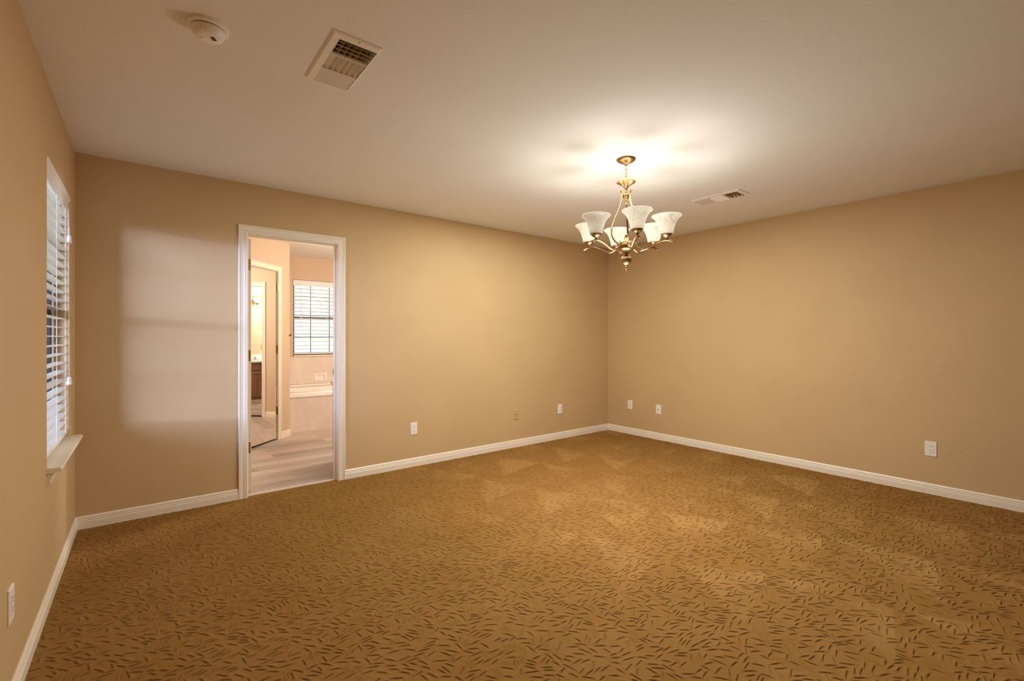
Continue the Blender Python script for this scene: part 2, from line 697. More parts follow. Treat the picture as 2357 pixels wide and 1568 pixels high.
# ------------------------------------------------------------------ bedroom shell
VENTS = [(0.571, 0.769, 1.832, 2.240), (3.733, 3.931, 1.785, 2.195)]
def carpet_mesh():
    """cut-and-loop pile: short grooves pressed into the surface, four leanings, none crossing much"""
    import numpy as np
    rs = np.random.RandomState(7)
    st = 0.003
    nx = int(round((XR - XL) / st)) + 1
    y0, y1 = -0.2, YB
    xs = np.linspace(XL, XR, nx)
    ys = np.concatenate([np.arange(y0, 2.55, st), np.linspace(2.55, y1, 330)])
    ny = len(ys)
    dx = xs[1] - xs[0]
    D = np.full((nx, ny), 1.0, np.float32)
    AC = np.full((nx, ny), 0.02, np.float32)
    AL = np.full((nx, ny), 2.0, np.float32)
    cell = 0.05
    segs = {}
    done = 0
    lean = (0, 0, 10, 90, 90, 120, 135, 135, 150, 45)
    N = int((XR - XL) * (y1 - y0) * 3600)
    RX, RY, RA, RJ, RL = rs.uniform(XL, XR, N), rs.uniform(y0, y1, N), rs.randint(0, 10, N), rs.uniform(-13, 13, N), rs.uniform(0.013, 0.022, N)
    for px, py, ka, ja, hl in zip(RX.tolist(), RY.tolist(), RA.tolist(), RJ.tolist(), RL.tolist()):
        a = math.radians(lean[ka] + ja)
        ca, sa = math.cos(a), math.sin(a)
        ci, cj = int(px / cell), int(py / cell)
        pts = ((px - hl * ca, py - hl * sa), (px, py), (px + hl * ca, py + hl * sa))
        ok = True
        for i in (ci - 1, ci, ci + 1):
            for j in (cj - 1, cj, cj + 1):
                for (qx, qy, qc, qs, ql) in segs.get((i, j), ()):
                    for (x, y) in pts:
                        dx_, dy_ = x - qx, y - qy
                        t = max(-ql, min(ql, dx_ * qc + dy_ * qs))
                        ex_, ey_ = dx_ - t * qc, dy_ - t * qs
                        if ex_ * ex_ + ey_ * ey_ < 0.000156:
                            ok = False
                            break
                    if ok:
                        dx_, dy_ = qx - px, qy - py
                        t = max(-hl, min(hl, dx_ * ca + dy_ * sa))
                        ex_, ey_ = dx_ - t * ca, dy_ - t * sa
                        ok = ex_ * ex_ + ey_ * ey_ > 0.000156
                    if not ok:
                        break
                if not ok:
                    break
            if not ok:
                break
        if not ok:
            continue
        segs.setdefault((ci, cj), []).append((px, py, ca, sa, hl))
        R = hl + 0.014
        i0, i1 = max(0, int((px - R - XL) / dx)), min(nx, int((px + R - XL) / dx) + 2)
        j0, j1 = int(np.searchsorted(ys, py - R)), int(np.searchsorted(ys, py + R))
        if i1 <= i0 or j1 <= j0:
            continue
        X = xs[i0:i1, None] - px
        Y = ys[None, j0:j1] - py
        lo = np.abs(X * ca + Y * sa)
        al = np.maximum(lo - hl, 0)
        ac = -X * sa + Y * ca
        if ca < 0:
            ac = -ac
        d = np.sqrt(al * al + ac * ac)
        w = d < D[i0:i1, j0:j1]
        D[i0:i1, j0:j1][w] = d[w]
        AC[i0:i1, j0:j1][w] = ac[w]
        AL[i0:i1, j0:j1][w] = (lo / hl)[w]
    fall = np.exp(-(D / 0.0095) ** 2)
    hgt = fall * (0.0012 + 0.0024 * np.tanh(AC / 0.0026)) - 0.0022 * np.exp(-(np.maximum(AL - 0.9, 0) / 0.15) ** 2 - (AC / 0.0024) ** 2)
    hgt += rs.normal(0, 0.0003, hgt.shape)
    edge = np.minimum.reduce([(xs - XL)[:, None] + 0 * hgt, (XR - xs)[:, None] + 0 * hgt, (YB - ys)[None, :] + 0 * hgt])
    hgt = np.where(edge < 0.004, 0.0, hgt)
    X, Y = np.meshgrid(xs, ys, indexing='ij')
    co = np.stack([X, Y, hgt], -1).reshape(-1, 3).astype(np.float32)
    idx = np.arange(nx * ny).reshape(nx, ny)
    q = np.stack([idx[:-1, :-1], idx[1:, :-1], idx[1:, 1:], idx[:-1, 1:]], -1).reshape(-1, 4)
    ex = [(XL, YF, 0), (XR, YF, 0), (XR, y0, 0), (XL, y0, 0)]
    for x0, x1, a, b, z in ((D1['x0'], D1['x1'], YB, YB + 0.035, 0.0), (XL, XR, YF, YB + 0.03, -0.05)):
        ex += [(x0, a, z), (x1, a, z), (x1, b, z), (x0, b, z)]
    n0 = len(co)
    co = np.concatenate([co, np.array(ex, np.float32)])
    q = np.concatenate([q, n0 + np.arange(len(ex)).reshape(-1, 4)])
    me = bpy.data.meshes.new('floor')
    me.vertices.add(len(co))
    me.vertices.foreach_set('co', co.ravel())
    me.loops.add(q.size)
    me.loops.foreach_set('vertex_index', q.ravel().astype(np.int32))
    me.polygons.add(len(q))
    me.polygons.foreach_set('loop_start', np.arange(0, q.size, 4, dtype=np.int32))
    me.polygons.foreach_set('loop_total', np.full(len(q), 4, np.int32))
    me.polygons.foreach_set('use_smooth', np.ones(len(q), bool))
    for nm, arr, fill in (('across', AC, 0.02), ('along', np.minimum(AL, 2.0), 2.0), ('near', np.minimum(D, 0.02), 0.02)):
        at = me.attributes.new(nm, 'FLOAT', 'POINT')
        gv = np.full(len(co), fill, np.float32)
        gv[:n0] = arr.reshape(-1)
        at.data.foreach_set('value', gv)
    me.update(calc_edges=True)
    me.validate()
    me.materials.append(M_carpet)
    o = bpy.data.objects.new('floor', me)
    COL.objects.link(o)
    return struct(o)


carpet_mesh()
cl = MB()
cl.slab([XL - 0.14, XR + 0.14], [YF - 0.14, YB + 0.06],
        [(a + 0.03, b - 0.012, c + 0.03, d - 0.004) for a, b, c, d in VENTS],
        lambda x, y: (x, y, H), lambda x, y: (x, y, H + 0.15))
struct(cl.build('ceiling', M_ceil))
RB = 0.018
wl_ = MB()
wl_.slab([YF - 0.14, YB + 0.12], [-0.15, H],
         [(W1['y0'] - RB, W1['y1'] + RB, W1['z0'], W1['z1'] + RB)],
         lambda y, z: (XL, y, z), lambda y, z: (XL - 0.14, y, z))
# rounded drywall return round the opening
prof = [(RB, 0.0)] + [(RB - RB * math.sin(a), -RB + RB * math.cos(a)) for a in [i * PI / 2 / 6 for i in range(1, 7)]] + [(0.0, -0.14)]


def ret_ring(t, p):
    return [(XL + p, W1['y0'] - t, W1['z0']), (XL + p, W1['y0'] - t, W1['z1'] + t), (XL + p, W1['y1'] + t, W1['z1'] + t), (XL + p, W1['y1'] + t, W1['z0'])]


rings = [ret_ring(t, p) for t, p in prof]
wl_.sweep(rings, closed_profile=False, caps=False)
struct(wl_.build('wall_left', M_wall, smooth=50))
wb = MB()
wb.slab([XL - 0.14, XR + 0.14], [-0.15, H],
        [(D1['x0'] - 0.015, D1['x1'] + 0.015, -0.2, D1['z1'] + 0.015)],
        lambda x, z: (x, YB, z), lambda x, z: (x, YB2, z))
wb.box(1.3525, 1.3545, YB - 0.0006, YB, 2.14, 2.41)      # raised tape seam over the doorway
struct(wb.build('wall_back', M_wall))
wr = MB()
wr.box(XR, XR + 0.14, YF - 0.14, YB, -0.15, H)
struct(wr.build('wall_right', M_wall))
wf = MB()
wf.box(XL, XR, YF - 0.14, YF, -0.15, H)
struct(wf.build('wall_front', M_wall))

BASE = [(0.0, 0.0), (0.0125, 0.0), (0.0125, 0.046), (0.0095, 0.050), (0.0110, 0.055), (0.0110, 0.059), (0.0080, 0.063), (0.0095, 0.068), (0.0095, 0.073), (0.0060, 0.079), (0.0035, 0.083), (0.0, 0.083)]


def baseboard(name, pts, mat, normals):
    """pts: floor points along the wall, normals: mitre offset vector at each point"""
    st = [[(p[0] + n[0] * a, p[1] + n[1] * a, z) for a, z in BASE] for p, n in zip(pts, normals)]
    return struct(MB().sweep(st).build(name, mat, smooth=25))


baseboard('baseboard_left', [(XL, YF), (XL, YB)], M_trim, [(1, 1), (1, -1)])
bb = MB()
for pts, nn in (([(XL, YB), (0.562, YB)], [(1, -1), (0, -1)]), ([(1.369, YB), (XR, YB)], [(0, -1), (-1, -1)])):
    bb.sweep([[(p[0] + n[0] * a, p[1] + n[1] * a, z) for a, z in BASE] for p, n in zip(pts, nn)])
struct(bb.build('baseboard_back', M_trim, smooth=25))
baseboard('baseboard_right', [(XR, YB), (XR, YF)], M_trim, [(-1, -1), (-1, 1)])
baseboard('baseboard_front', [(XR, YF), (XL, YF)], M_trim, [(-1, 1), (1, 1)])

CASING = [(0.0, 0.0), (0.0, 0.009), (0.003, 0.012), (0.011, 0.012), (0.0135, 0.0085), (0.0165, 0.012), (0.0215, 0.0125), (0.0245, 0.009), (0.029, 0.0085), (0.039, 0.011), (0.0445, 0.0135), (0.047, 0.011), (0.050, 0.015), (0.054, 0.0175), (0.059, 0.0165), (0.062, 0.012), (0.062, 0.0)]


def casing(mb, u0, u1, zt, mp, z0=0.0):
    """mitred door casing round the opening u0..u1; mp(u, z, p) -> point"""
    st = []
    for k in range(4):
        ring = []
        for t, p in CASING:
            u = (u0 - t) if k < 2 else (u1 + t)
            z = z0 if k in (0, 3) else zt + t
            ring.append(mp(u, z, p))
        st.append(ring)
    mb.sweep(st)


def hinge_set(parent, mat, pts, build_one):
    for p in pts:
        build_one(p).build('hinge', mat, parent, smooth=30)


# ------------------------------------------------------------------ doorway to the bathroom
door1 = struct_root('door_1')
m = MB()
casing(m, D1['x0'] - 0.005, D1['x1'] + 0.001, D1['z1'] + 0.005, lambda u, z, p: (u, YB - p, z))
m.build('casing', M_trim, door1, smooth=30)
m = MB()
j0, j1, jt = D1['x0'], D1['x1'], D1['z1']
m.box(j0 - 0.015, j0, YB, YB2, -0.01, jt + 0.015)
m.box(j1, j1 + 0.015, YB, YB2, -0.01, jt + 0.015)
m.box(j0, j1, YB, YB2, jt, jt + 0.015)
m.box(j0, j0 + 0.010, YB + 0.045, YB + 0.080, -0.01, jt)
m.box(j1 - 0.010, j1, YB + 0.045, YB + 0.080, -0.01, jt)
m.box(j0 + 0.010, j1 - 0.010, YB + 0.045, YB + 0.080, jt - 0.010, jt)
m.build('jamb', M_trim, door1)
m = MB()
casing(m, D1['x0'] - 0.005, D1['x1'] + 0.001, D1['z1'] + 0.005, lambda u, z, p: (u, YB2 + p, z), z0=-0.01)
m.build('casing', M_trim, door1, smooth=30)
m = MB()
m.bevbox(j0 + 0.006, j0 + 0.041, YB2 + 0.003, YB2 + 0.655, 0.012, 2.035, 0.002, axis=1, sgn=-1)
for (a, b) in ((0.16, 0.95), (1.08, 1.90)):         # raised panels on the leaf
    for (c, d) in ((0.10, 0.29), (0.36, 0.55)):
        m.bevbox(j0 + 0.041, j0 + 0.045, YB2 + c, YB2 + d, a, b, 0.004, axis=0, sgn=1)
leaf = m.build('door_leaf', M_gap, door1)
for z in (1.828, 1.098, 0.361):
    m = MB()
    m.box(j0 + 0.010, j0 + 0.035, YB2 + 0.0012, YB2 + 0.0031, z - 0.0445, z + 0.0445)
    m.tube([(j0 + 0.004, YB2 + 0.004, z - 0.0445), (j0 + 0.004, YB2 + 0.004, z + 0.0445)], 0.0055, 10)
    for dz in (-0.03, 0.0, 0.03):
        m.lathe([(0.0, 0.0008), (0.0035, 0.0006), (0.0035, 0.0)], 10, Matrix.Translation((j0 + 0.024, YB2 + 0.0012, z + dz)) @ Matrix.Rotation(PI / 2, 4, 'X'))
    m.build('hinge', M_hinge, leaf, smooth=30)
m = MB()
m.lathe([(0.0, 0.0), (0.030, 0.0), (0.030, 0.005), (0.012, 0.008), (0.012, 0.03), (0.026, 0.045), (0.028, 0.055), (0.018, 0.066), (0.0, 0.068)], 20,
        Matrix.Translation((j0 + 0.006, YB2 + 0.59, 0.94)) @ Matrix.Rotation(-PI / 2, 4, 'Y'))
m.build('door_knob', M_hinge, leaf, smooth=40)
m = MB()
m.box(j1 - 0.0015, j1 + 0.001, YB + 0.082, YB2 + 0.001, 0.912, 0.968)
m.box(j1 - 0.004, j1 + 0.001, YB2 - 0.004, YB2 + 0.003, 0.920, 0.960)
m.build('strike_plate', M_hinge, door1)
m = MB()
st = []
for x in (j0, j1):
    st.append([(x, YB + 0.030, -0.012), (x, YB + 0.030, 0.004), (x, YB + 0.036, 0.008), (x, YB + 0.062, 0.006), (x, YB + 0.070, -0.006), (x, YB + 0.070, -0.012)])
m.sweep(st)
m.build('threshold', plain('pale_threshold', (0.62, 0.53, 0.45), 0.35), door1, smooth=30)

# ------------------------------------------------------------------ left window
win1 = struct_root('window_1')


def window_unit(root, mp, u0, u1, z0, z1, vbars, meet, hbar):
    """sash window seen from inside: mp(u, z, d) with d the depth outwards from the inner face of the frame"""
    m = MB()

    def bar(a, b, c, d, e, f):
        vs = [mp(u, z, k) for u in (a, b) for z in (c, d) for k in (e, f)]
        m.add(vs, [(0, 1, 3, 2), (4, 6, 7, 5), (0, 4, 5, 1), (2, 3, 7, 6), (0, 2, 6, 4), (1, 5, 7, 3)])
    F = 0.035
    bar(u0, u0 + F, z0, z1, 0, 0.05)
    bar(u1 - F, u1, z0, z1, 0, 0.05)
    bar(u0 + F, u1 - F, z0, z0 + F, 0, 0.05)
    bar(u0 + F, u1 - F, z1 - F, z1, 0, 0.05)
    m.build('window_frame', M_bronze, root)
    m = MB()
    bar(u0 + F, u1 - F, meet - 0.022, meet + 0.022, 0.004, 0.045)
    m.build('meeting_rail', M_bronze, root)
    m = MB()
    for v in vbars:
        bar(v - 0.006, v + 0.006, z0 + F, meet - 0.022, 0.018, 0.026)
        bar(v - 0.006, v + 0.006, meet + 0.022, z1 - F, 0.018, 0.026)
    for z in hbar:
        bar(u0 + F, u1 - F, z - 0.006, z + 0.006, 0.018, 0.026)
    m.build('muntin', M_bronze, root)
    m = MB()
    for (a, b) in ((z0 + F, meet - 0.022), (meet + 0.022, z1 - F)):
        bar(u0 + F, u1 - F, a, b, 0.029, 0.032)
    m.build('glass_pane', M_glass, root)


window_unit(win1, lambda u, z, d: (XL - 0.088 - d, u, z), W1['y0'], W1['y1'], W1['z0'], W1['z1'], (3.305, 3.595), 1.385, (1.02, 1.74))
m = MB()
SX = XL + 0.052
pr = [(XL - 0.088, W1['z0'] - 0.002), (SX - 0.012, W1['z0'] - 0.002)]
pr = [(XL - 0.088, 0.642), (SX - 0.011, 0.642), (SX - 0.004, 0.639), (SX, 0.631), (SX - 0.003, 0.623), (SX - 0.011, 0.619), (XL - 0.088, 0.619)]
m.sweep([[(x, y, z) for x, z in pr] for y in (W1['y0'] + 0.0005, W1['y1'] - 0.0005)])
pr2 = [(XL - 0.004, 0.642)] + pr[1:6] + [(XL - 0.004, 0.619)]
pr2 = [(x if x > XL else XL + 0.0003, z) for x, z in pr2]
for a, b in ((W1['y0'] - 0.032, W1['y0'] + 0.0005), (W1['y1'] - 0.0005, W1['y1'] + 0.035)):
    m.sweep([[(x, y, z) for x, z in pr2] for y in (a, b)])
m.build('window_sill', M_trim, win1, smooth=40)
m = MB()
ap = [(XL + 0.0003, 0.619), (XL + 0.022, 0.619), (XL + 0.022, 0.610), (XL + 0.016, 0.600), (XL + 0.012, 0.585), (XL + 0.013, 0.568), (XL + 0.009, 0.558), (XL + 0.0003, 0.556)]
m.sweep([[(x, y, z) for x, z in ap] for y in (W1['y0'] - 0.026, W1['y1'] + 0.028)])
m.build('apron', M_trim, win1, smooth=40)


# ------------------------------------------------------------------ slatted blinds
def slats_mesh(n, z0, pitch, u0, u1, depth, tilt, mp):
    m = MB()
    for i in range(n):
        z = z0 + i * pitch
        top, bot = [], []
        for k in range(5):
            s = -0.5 + k / 4
            crown = 0.0022 * (1 - (2 * s) ** 2)
            zz = z + crown + s * depth * math.tan(tilt)
            top.append((s * depth, zz + 0.0017))
            bot.append((s * depth, zz - 0.0017))
        ring = top + bot[::-1]
        m.sweep([[mp(u, d, zz) for d, zz in ring] for u in (u0, u1)])
    return m


VAL = [(0.0, 0.0), (0.010, 0.0), (0.012, 0.006), (0.009, 0.012), (0.013, 0.020), (0.013, 0.050), (0.016, 0.058), (0.022, 0.070), (0.025, 0.082), (0.0, 0.082)]


def blind(name, label, mp, u0, u1, ztop, z0, n, pitch, ladders, tilt, pulls, wand=None, val_ext=0.0):
    """mp(u, d, z): d = distance into the room from the slat centre line"""
    r = thing(name, label, 'window blind', mp((u0 + u1) / 2, 0, z0 - 0.02))
    inv = Matrix.Translation(-Vector(r.location))

    def put(m, nm, mat, smooth=None, par=None):
        for i, p in enumerate(m.v):
            m.v[i] = (inv @ Vector(p))[:]
        return m.build(nm, mat, par or r, smooth)
    m = MB()
    vb = ztop - 0.084
    m.sweep([[mp(u, 0.016 + d, vb + z) for d, z in VAL] for u in (u0 - val_ext, u1 + val_ext)])
    put(m, 'valance', M_blind, 30)
    m = MB()
    m.sweep([[mp(u, d, z) for d, z in ((-0.027, ztop - 0.048), (0.014, ztop - 0.048), (0.014, ztop - 0.003), (-0.027, ztop - 0.003))] for u in (u0 + 0.004, u1 - 0.004)])
    put(m, 'headrail', M_blind)
    put(slats_mesh(n, z0, pitch, u0 + 0.004, u1 - 0.004, 0.050, tilt, mp), 'slats', M_blind, 40)
    m = MB()
    zb = z0 - 0.010
    m.sweep([[mp(u, d, z) for d, z in ((-0.025, zb - 0.008), (0.025, zb - 0.008), (0.025, zb + 0.004), (0.02, zb + 0.008), (-0.02, zb + 0.008), (-0.025, zb + 0.004))] for u in (u0 + 0.004, u1 - 0.004)])
    put(m, 'bottom_rail', M_blind)
    for u in ladders:
        m = MB()
        for d in (-0.0262, 0.0262):
            for du in (-0.004, 0.004):
                m.tube([mp(u + du, d, ztop - 0.05), mp(u + du, d, zb)], 0.0011, 6)
        for i in range(n):
            z = z0 + i * pitch - 0.002
            m.tube([mp(u, -0.0262, z - 0.0262 * math.tan(tilt)), mp(u, 0.0262, z + 0.0262 * math.tan(tilt))], 0.0008, 5)
        m.tube([mp(u, 0.0262, zb + 0.002), mp(u + 0.003, 0.029, zb - 0.008), mp(u + 0.012, 0.031, zb - 0.012)], 0.0014, 6)
        put(m, 'ladder_cord', M_cord)
    for (u, ze, lean) in pulls:
        m = MB()
        d0 = 0.036
        for s in (-1, 1):
            m.tube([mp(u + 0.004 * s, d0, ztop - 0.075), mp(u + 0.003 * s + lean * 0.4, d0, (ztop + ze) / 2 + 0.05), mp(u + lean, d0 + 0.002, ze + 0.02)], 0.0011, 6)
        c = put(m, 'pull_cord', M_cord)
        m = MB()
        p = Vector(mp(u + lean, d0 + 0.002, ze))
        m.lathe([(0.0, 0.023), (0.0065, 0.023), (0.0095, 0.018), (0.0105, 0.0), (0.0135, -0.018), (0.0130, -0.023), (0.009, -0.021), (0.0, -0.019)], 18, Matrix.Translation(p))
        put(m, 'tassel', M_white, 40, c)
    if wand:
        m = MB()
        m.tube([mp(wand[0], 0.047, ztop - 0.05), mp(wand[0], 0.047, wand[1])], 0.004, 8)
        put(m, 'tilt_wand', M_blind, 40)
    return r


random.seed(4)
P1 = 0.0515
blind('window_blind', 'white slatted blind with hanging tassels in the bedroom window over the sill',
      lambda u, d, z: (XL - 0.0405 + d, u, z), W1['y0'] + 0.004, W1['y1'] - 0.004, W1['z1'] - 0.002, 0.684, 26, P1, (3.085, 3.435, 3.775), math.radians(-1.5),
      ((3.805, 1.835, 0.022), (3.812, 0.985, 0.016)))

# ------------------------------------------------------------------ bathroom shell
m = MB()
m.box(BL - 0.1, BR + 0.1, YB + 0.035, TB + 0.1, -0.15, -0.008)
struct(m.build('floor_bathroom', M_planks))
m = MB()
m.box(BL - 0.1, BR + 0.1, YB + 0.06, TB + 0.14, H, H + 0.15)
struct(m.build('ceiling_bathroom', painted('bathroom_ceiling', (0.82, 0.77, 0.72), 75.0, 0.4, 0.003, 0.85, 0.01)))
m = MB()
m.slab([AX - 0.1, BX + 0.1], [-0.15, H], [(W2['x0'] - RB, W2['x1'] + RB, W2['z0'] - 0.02, W2['z1'] + RB)],
       lambda x, z: (x, TB, z), lambda x, z: (x, TB + 0.14, z))


def ret2(t, p):
    return [(W2['x0'] - t, TB - p, W2['z0'] - 0.02), (W2['x0'] - t, TB - p, W2['z1'] + t), (W2['x1'] + t, TB - p, W2['z1'] + t), (W2['x1'] + t, TB - p, W2['z0'] - 0.02)]


m.sweep([ret2(t, p) for t, p in prof], closed_profile=False, caps=False)
struct(m.build('wall_alcove_back', M_bathwall, smooth=50))
m = MB()
m.box(AX - 0.1, AX, AY, TB, -0.15, H)
struct(m.build('wall_alcove_left', M_bathwall))
m = MB()
m.box(BX, BX + 0.1, BY, TB, -0.15, H)
struct(m.build('wall_alcove_right', M_bathwall))
LA = (AX - BL) / S2
LB = (BR - BX) / S2
m = MB()
m.box(BL - 0.1, BL, YB2, AY - (AX - BL), -0.15, H)
struct(m.build('wall_bathroom_left', M_bathwall))
m = MB()
m.box(BR, BR + 0.1, YB2, BY - (BR - BX), -0.15, H)
struct(m.build('wall_bathroom_right', M_bathwall))
m = MB()
m.slab([BL, BR], [-0.01, H], [(D1['x0'] - 0.015, D1['x1'] + 0.015, -0.2, D1['z1'] + 0.015)],
       lambda x, z: (x, YB2 + 0.0015, z), lambda x, z: (x, YB2, z))
struct(m.build('wall_bathroom_front', M_bathwall))


def mirror_door(idx, org, uvec, nvec, length, a):
    """angled wall with a mirrored closet door; a = distance from the corner to the casing's inner edge"""
    ox, oy = org

    def mp(u, z, p):
        return (ox + uvec[0] * u + nvec[0] * p, oy + uvec[1] * u + nvec[1] * p, z)
    b = a + 0.72
    zt = 2.05
    w = MB()
    w.slab([0.0, length], [-0.15, H], [(a - 0.013, b + 0.013, -0.2, zt + 0.013)], lambda u, z: mp(u, z, 0), lambda u, z: mp(u, z, -0.1))
    struct(w.build('wall_angled_%s' % ('left' if idx == 2 else 'right'), M_bathwall))
    root = struct_root('door_%d' % idx)

    def bx(m, u0, u1, p0, p1, z0, z1):
        vs = [mp(u, z, p) for u in (u0, u1) for p in (p0, p1) for z in (z0, z1)]
        m.add(vs, [(0, 1, 3, 2), (4, 6, 7, 5), (0, 4, 5, 1), (2, 3, 7, 6), (0, 2, 6, 4), (1, 5, 7, 3)])
    m = MB()
    casing(m, a - 0.004, b + 0.004, zt + 0.004, mp, z0=-0.008)
    m.build('casing', M_trim, root, smooth=30)
    m = MB()
    bx(m, a - 0.013, a, -0.1, 0, -0.008, zt + 0.013)
    bx(m, b, b + 0.013, -0.1, 0, -0.008, zt + 0.013)
    bx(m, a, b, -0.1, 0, zt, zt + 0.013)
    bx(m, a, a + 0.01, -0.085, -0.048, -0.008, zt)
    bx(m, b - 0.01, b, -0.085, -0.048, -0.008, zt)
    m.build('jamb', M_trim, root)
    m = MB()
    bx(m, a + 0.004, b - 0.004, -0.042, -0.008, 0.012, zt - 0.004)
    lf = m.build('door_leaf', M_trim, root)
    m = MB()
    q0, q1, z0, z1, e = a + 0.006, b - 0.006, 0.014, zt - 0.007, 0.024
    vs = [mp(q0, z0, -0.0078), mp(q1, z0, -0.0078), mp(q1, z1, -0.0078), mp(q0, z1, -0.0078),
          mp(q0, z0, -0.0045), mp(q1, z0, -0.0045), mp(q1, z1, -0.0045), mp(q0, z1, -0.0045),
          mp(q0 + e, z0 + 0.0, -0.0036), mp(q1 - e, z0 + 0.0, -0.0036), mp(q1 - e, z1 - e, -0.0036), mp(q0 + e, z1 - e, -0.0036)]
    fs = [(0, 1, 5, 4), (1, 2, 6, 5), (2, 3, 7, 6), (3, 0, 4, 7), (5, 6, 10, 9), (6, 7, 11, 10), (7, 4, 8, 11), (4, 5, 9, 8), (8, 9, 10, 11)]
    m.add(vs, fs)
    m.build('mirror', M_mirror, lf)
    for z in (1.853, 1.099, 0.353):
        m = MB()
        bx(m, a - 0.012, a + 0.001, -0.001, 0.001, z - 0.0445, z + 0.0445)
        bx(m, a + 0.004, a + 0.017, -0.0075, -0.0025, z - 0.0445, z + 0.0445)
        m.tube([mp(a + 0.002, z - 0.046, 0.004), mp(a + 0.002, z + 0.046, 0.004)], 0.0058, 10)
        for q in (-0.047, 0.047):
            m.tube([mp(a + 0.002, z + q, 0.004), mp(a + 0.002, z + q * 1.08, 0.004)], [0.0045, 0.002], 8)
        m.build('hinge', M_hinge, lf, smooth=30)
    return mp, a, b


mpA, a0, b0 = mirror_door(2, (AX, AY), (-S2, -S2), (S2, -S2), LA, 0.253)
mpB, a1, b1 = mirror_door(3, (BX, BY), (S2, -S2), (-S2, -S2), LB, 0.290)


def base_run(name, runs):
    m = MB()
    for pts in runs:
        m.sweep([[(p[0] + n[0] * a, p[1] + n[1] * a, z - 0.008) for a, z in BASE] for p, n in pts])
    return struct(m.build(name, M_trim, smooth=25))


cA = AY - (AX - BL)
m = MB()
m.box(BL - 0.1, BL, cA, TB + 0.14, -0.15, H)
m.box(BL, AX - 0.1, TB + 0.04, TB + 0.14, -0.15, H)
struct(m.build('wall_closet_left', M_bathwall))
cB = BY - (BR - BX)
m = MB()
m.box(BR, BR + 0.1, cB, TB + 0.14, -0.15, H)
m.box(BX + 0.1, BR, TB + 0.04, TB + 0.14, -0.15, H)
struct(m.build('wall_closet_right', M_bathwall))

tq = math.tan(math.radians(22.5))
pA = mpA(a0 - 0.066, 0, 0)
base_run('baseboard_angled_left', [[((pA[0], pA[1]), (S2, -S2)), ((AX, AY), (1, -tq)), ((AX, TY), (1, 0))],
                                   [((mpA(b0 + 0.066, 0, 0)[0], mpA(b0 + 0.066, 0, 0)[1]), (S2, -S2)), ((BL, AY - (AX - BL)), (1, -1))]])
pB = mpB(a1 - 0.066, 0, 0)
base_run('baseboard_angled_right', [[((pB[0], pB[1]), (-S2, -S2)), ((BX, BY), (-1, -tq))],
                                    [((mpB(b1 + 0.066, 0, 0)[0], mpB(b1 + 0.066, 0, 0)[1]), (-S2, -S2)), ((BR, BY - (BR - BX)), (-1, -1))]])

# ------------------------------------------------------------------ bathroom window, tub and surround
win2 = struct_root('window_2')
window_unit(win2, lambda u, z, d: (u, TB + 0.088 + d, z), W2['x0'], W2['x1'], W2['z0'] - 0.02, W2['z1'], (1.985, 2.265), 1.535, (1.25, 1.815))
m = MB()
pr = [(TB + 0.088, 0.980), (TB - 0.030, 0.980), (TB - 0.036, 0.974), (TB - 0.036, 0.962), (TB - 0.030, 0.956), (TB - 0.0003, 0.956), (TB - 0.0003, 0.960), (TB + 0.088, 0.960)]
m.sweep([[(x, y, z) for y, z in pr] for x in (W2['x0'] + 0.0005, W2['x1'] - 0.0005)])
m.build('window_sill', M_trim, win2, smooth=40)
blind('window_blind', 'white slatted blind with a tilt wand in the bright window above the bathtub',
      lambda u, d, z: (u, TB + 0.0405 - d, z), W2['x0'] + 0.004, W2['x1'] - 0.004, W2['z1'] - 0.002, 1.012, 18, 0.0565, (1.84, 2.20, 2.56), math.radians(13),
      (), wand=(1.812, 1.42))

tub = thing('bathtub', 'white bathtub with a pale marbled apron in the alcove', 'bathtub', ((AX + BX) / 2, (TY + TB) / 2, -0.008))
ti = Matrix.Translation(-Vector(tub.location))
m = MB()
m.box(AX + 0.001, BX - 0.001, TY, TY + 0.03, -0.008, 0.452, ti)
m.build('apron', M_marble, tub)
m = MB()
x0, x1, y0, y1 = AX + 0.001, BX - 0.001, TY - 0.012, TB - 0.012
cx, cy = (x0 + x1) / 2, (y0 + y1) / 2
seg = 64


def rect_pt(a, ix, iy, n=2 / 7):
    """point of a rounded rectangle (superellipse) at angle a"""
    c, s = math.cos(a), math.sin(a)
    return (cx + ix * math.copysign(abs(c) ** n, c), cy + iy * math.copysign(abs(s) ** n, s))


rings = []
for (ix, iy, z) in (((x1 - x0) / 2, (y1 - y0) / 2, 0.445), ((x1 - x0) / 2, (y1 - y0) / 2, 0.495), ((x1 - x0) / 2 - 0.008, (y1 - y0) / 2 - 0.008, 0.508),
                    ((x1 - x0) / 2 - 0.085, (y1 - y0) / 2 - 0.085, 0.510), ((x1 - x0) / 2 - 0.10, (y1 - y0) / 2 - 0.10, 0.498), ((x1 - x0) / 2 - 0.13, (y1 - y0) / 2 - 0.12, 0.30),
                    ((x1 - x0) / 2 - 0.20, (y1 - y0) / 2 - 0.16, 0.12), ((x1 - x0) / 2 - 0.35, (y1 - y0) / 2 - 0.25, 0.09)):
    rings.append([(*rect_pt(2 * PI * (i + 0.5) / seg, ix, iy, 0.06 if len(rings) < 3 else 2 / 7), z) for i in range(seg)])
m.sweep(rings, closed_profile=True, caps=True, M=ti)
m.build('basin', M_porcelain, tub, smooth=40)
m = MB()
m.box(AX + 0.001, BX - 0.001, TB - 0.013, TB - 0.001, 0.4455, 0.52, ti)
m.bevbox(AX + 0.001, BX - 0.001, TB - 0.05, TB - 0.013, 0.5105, 0.545, 0.008, axis=1, sgn=-1, M=ti)
m.build('back_ledge', M_porcelain, tub)

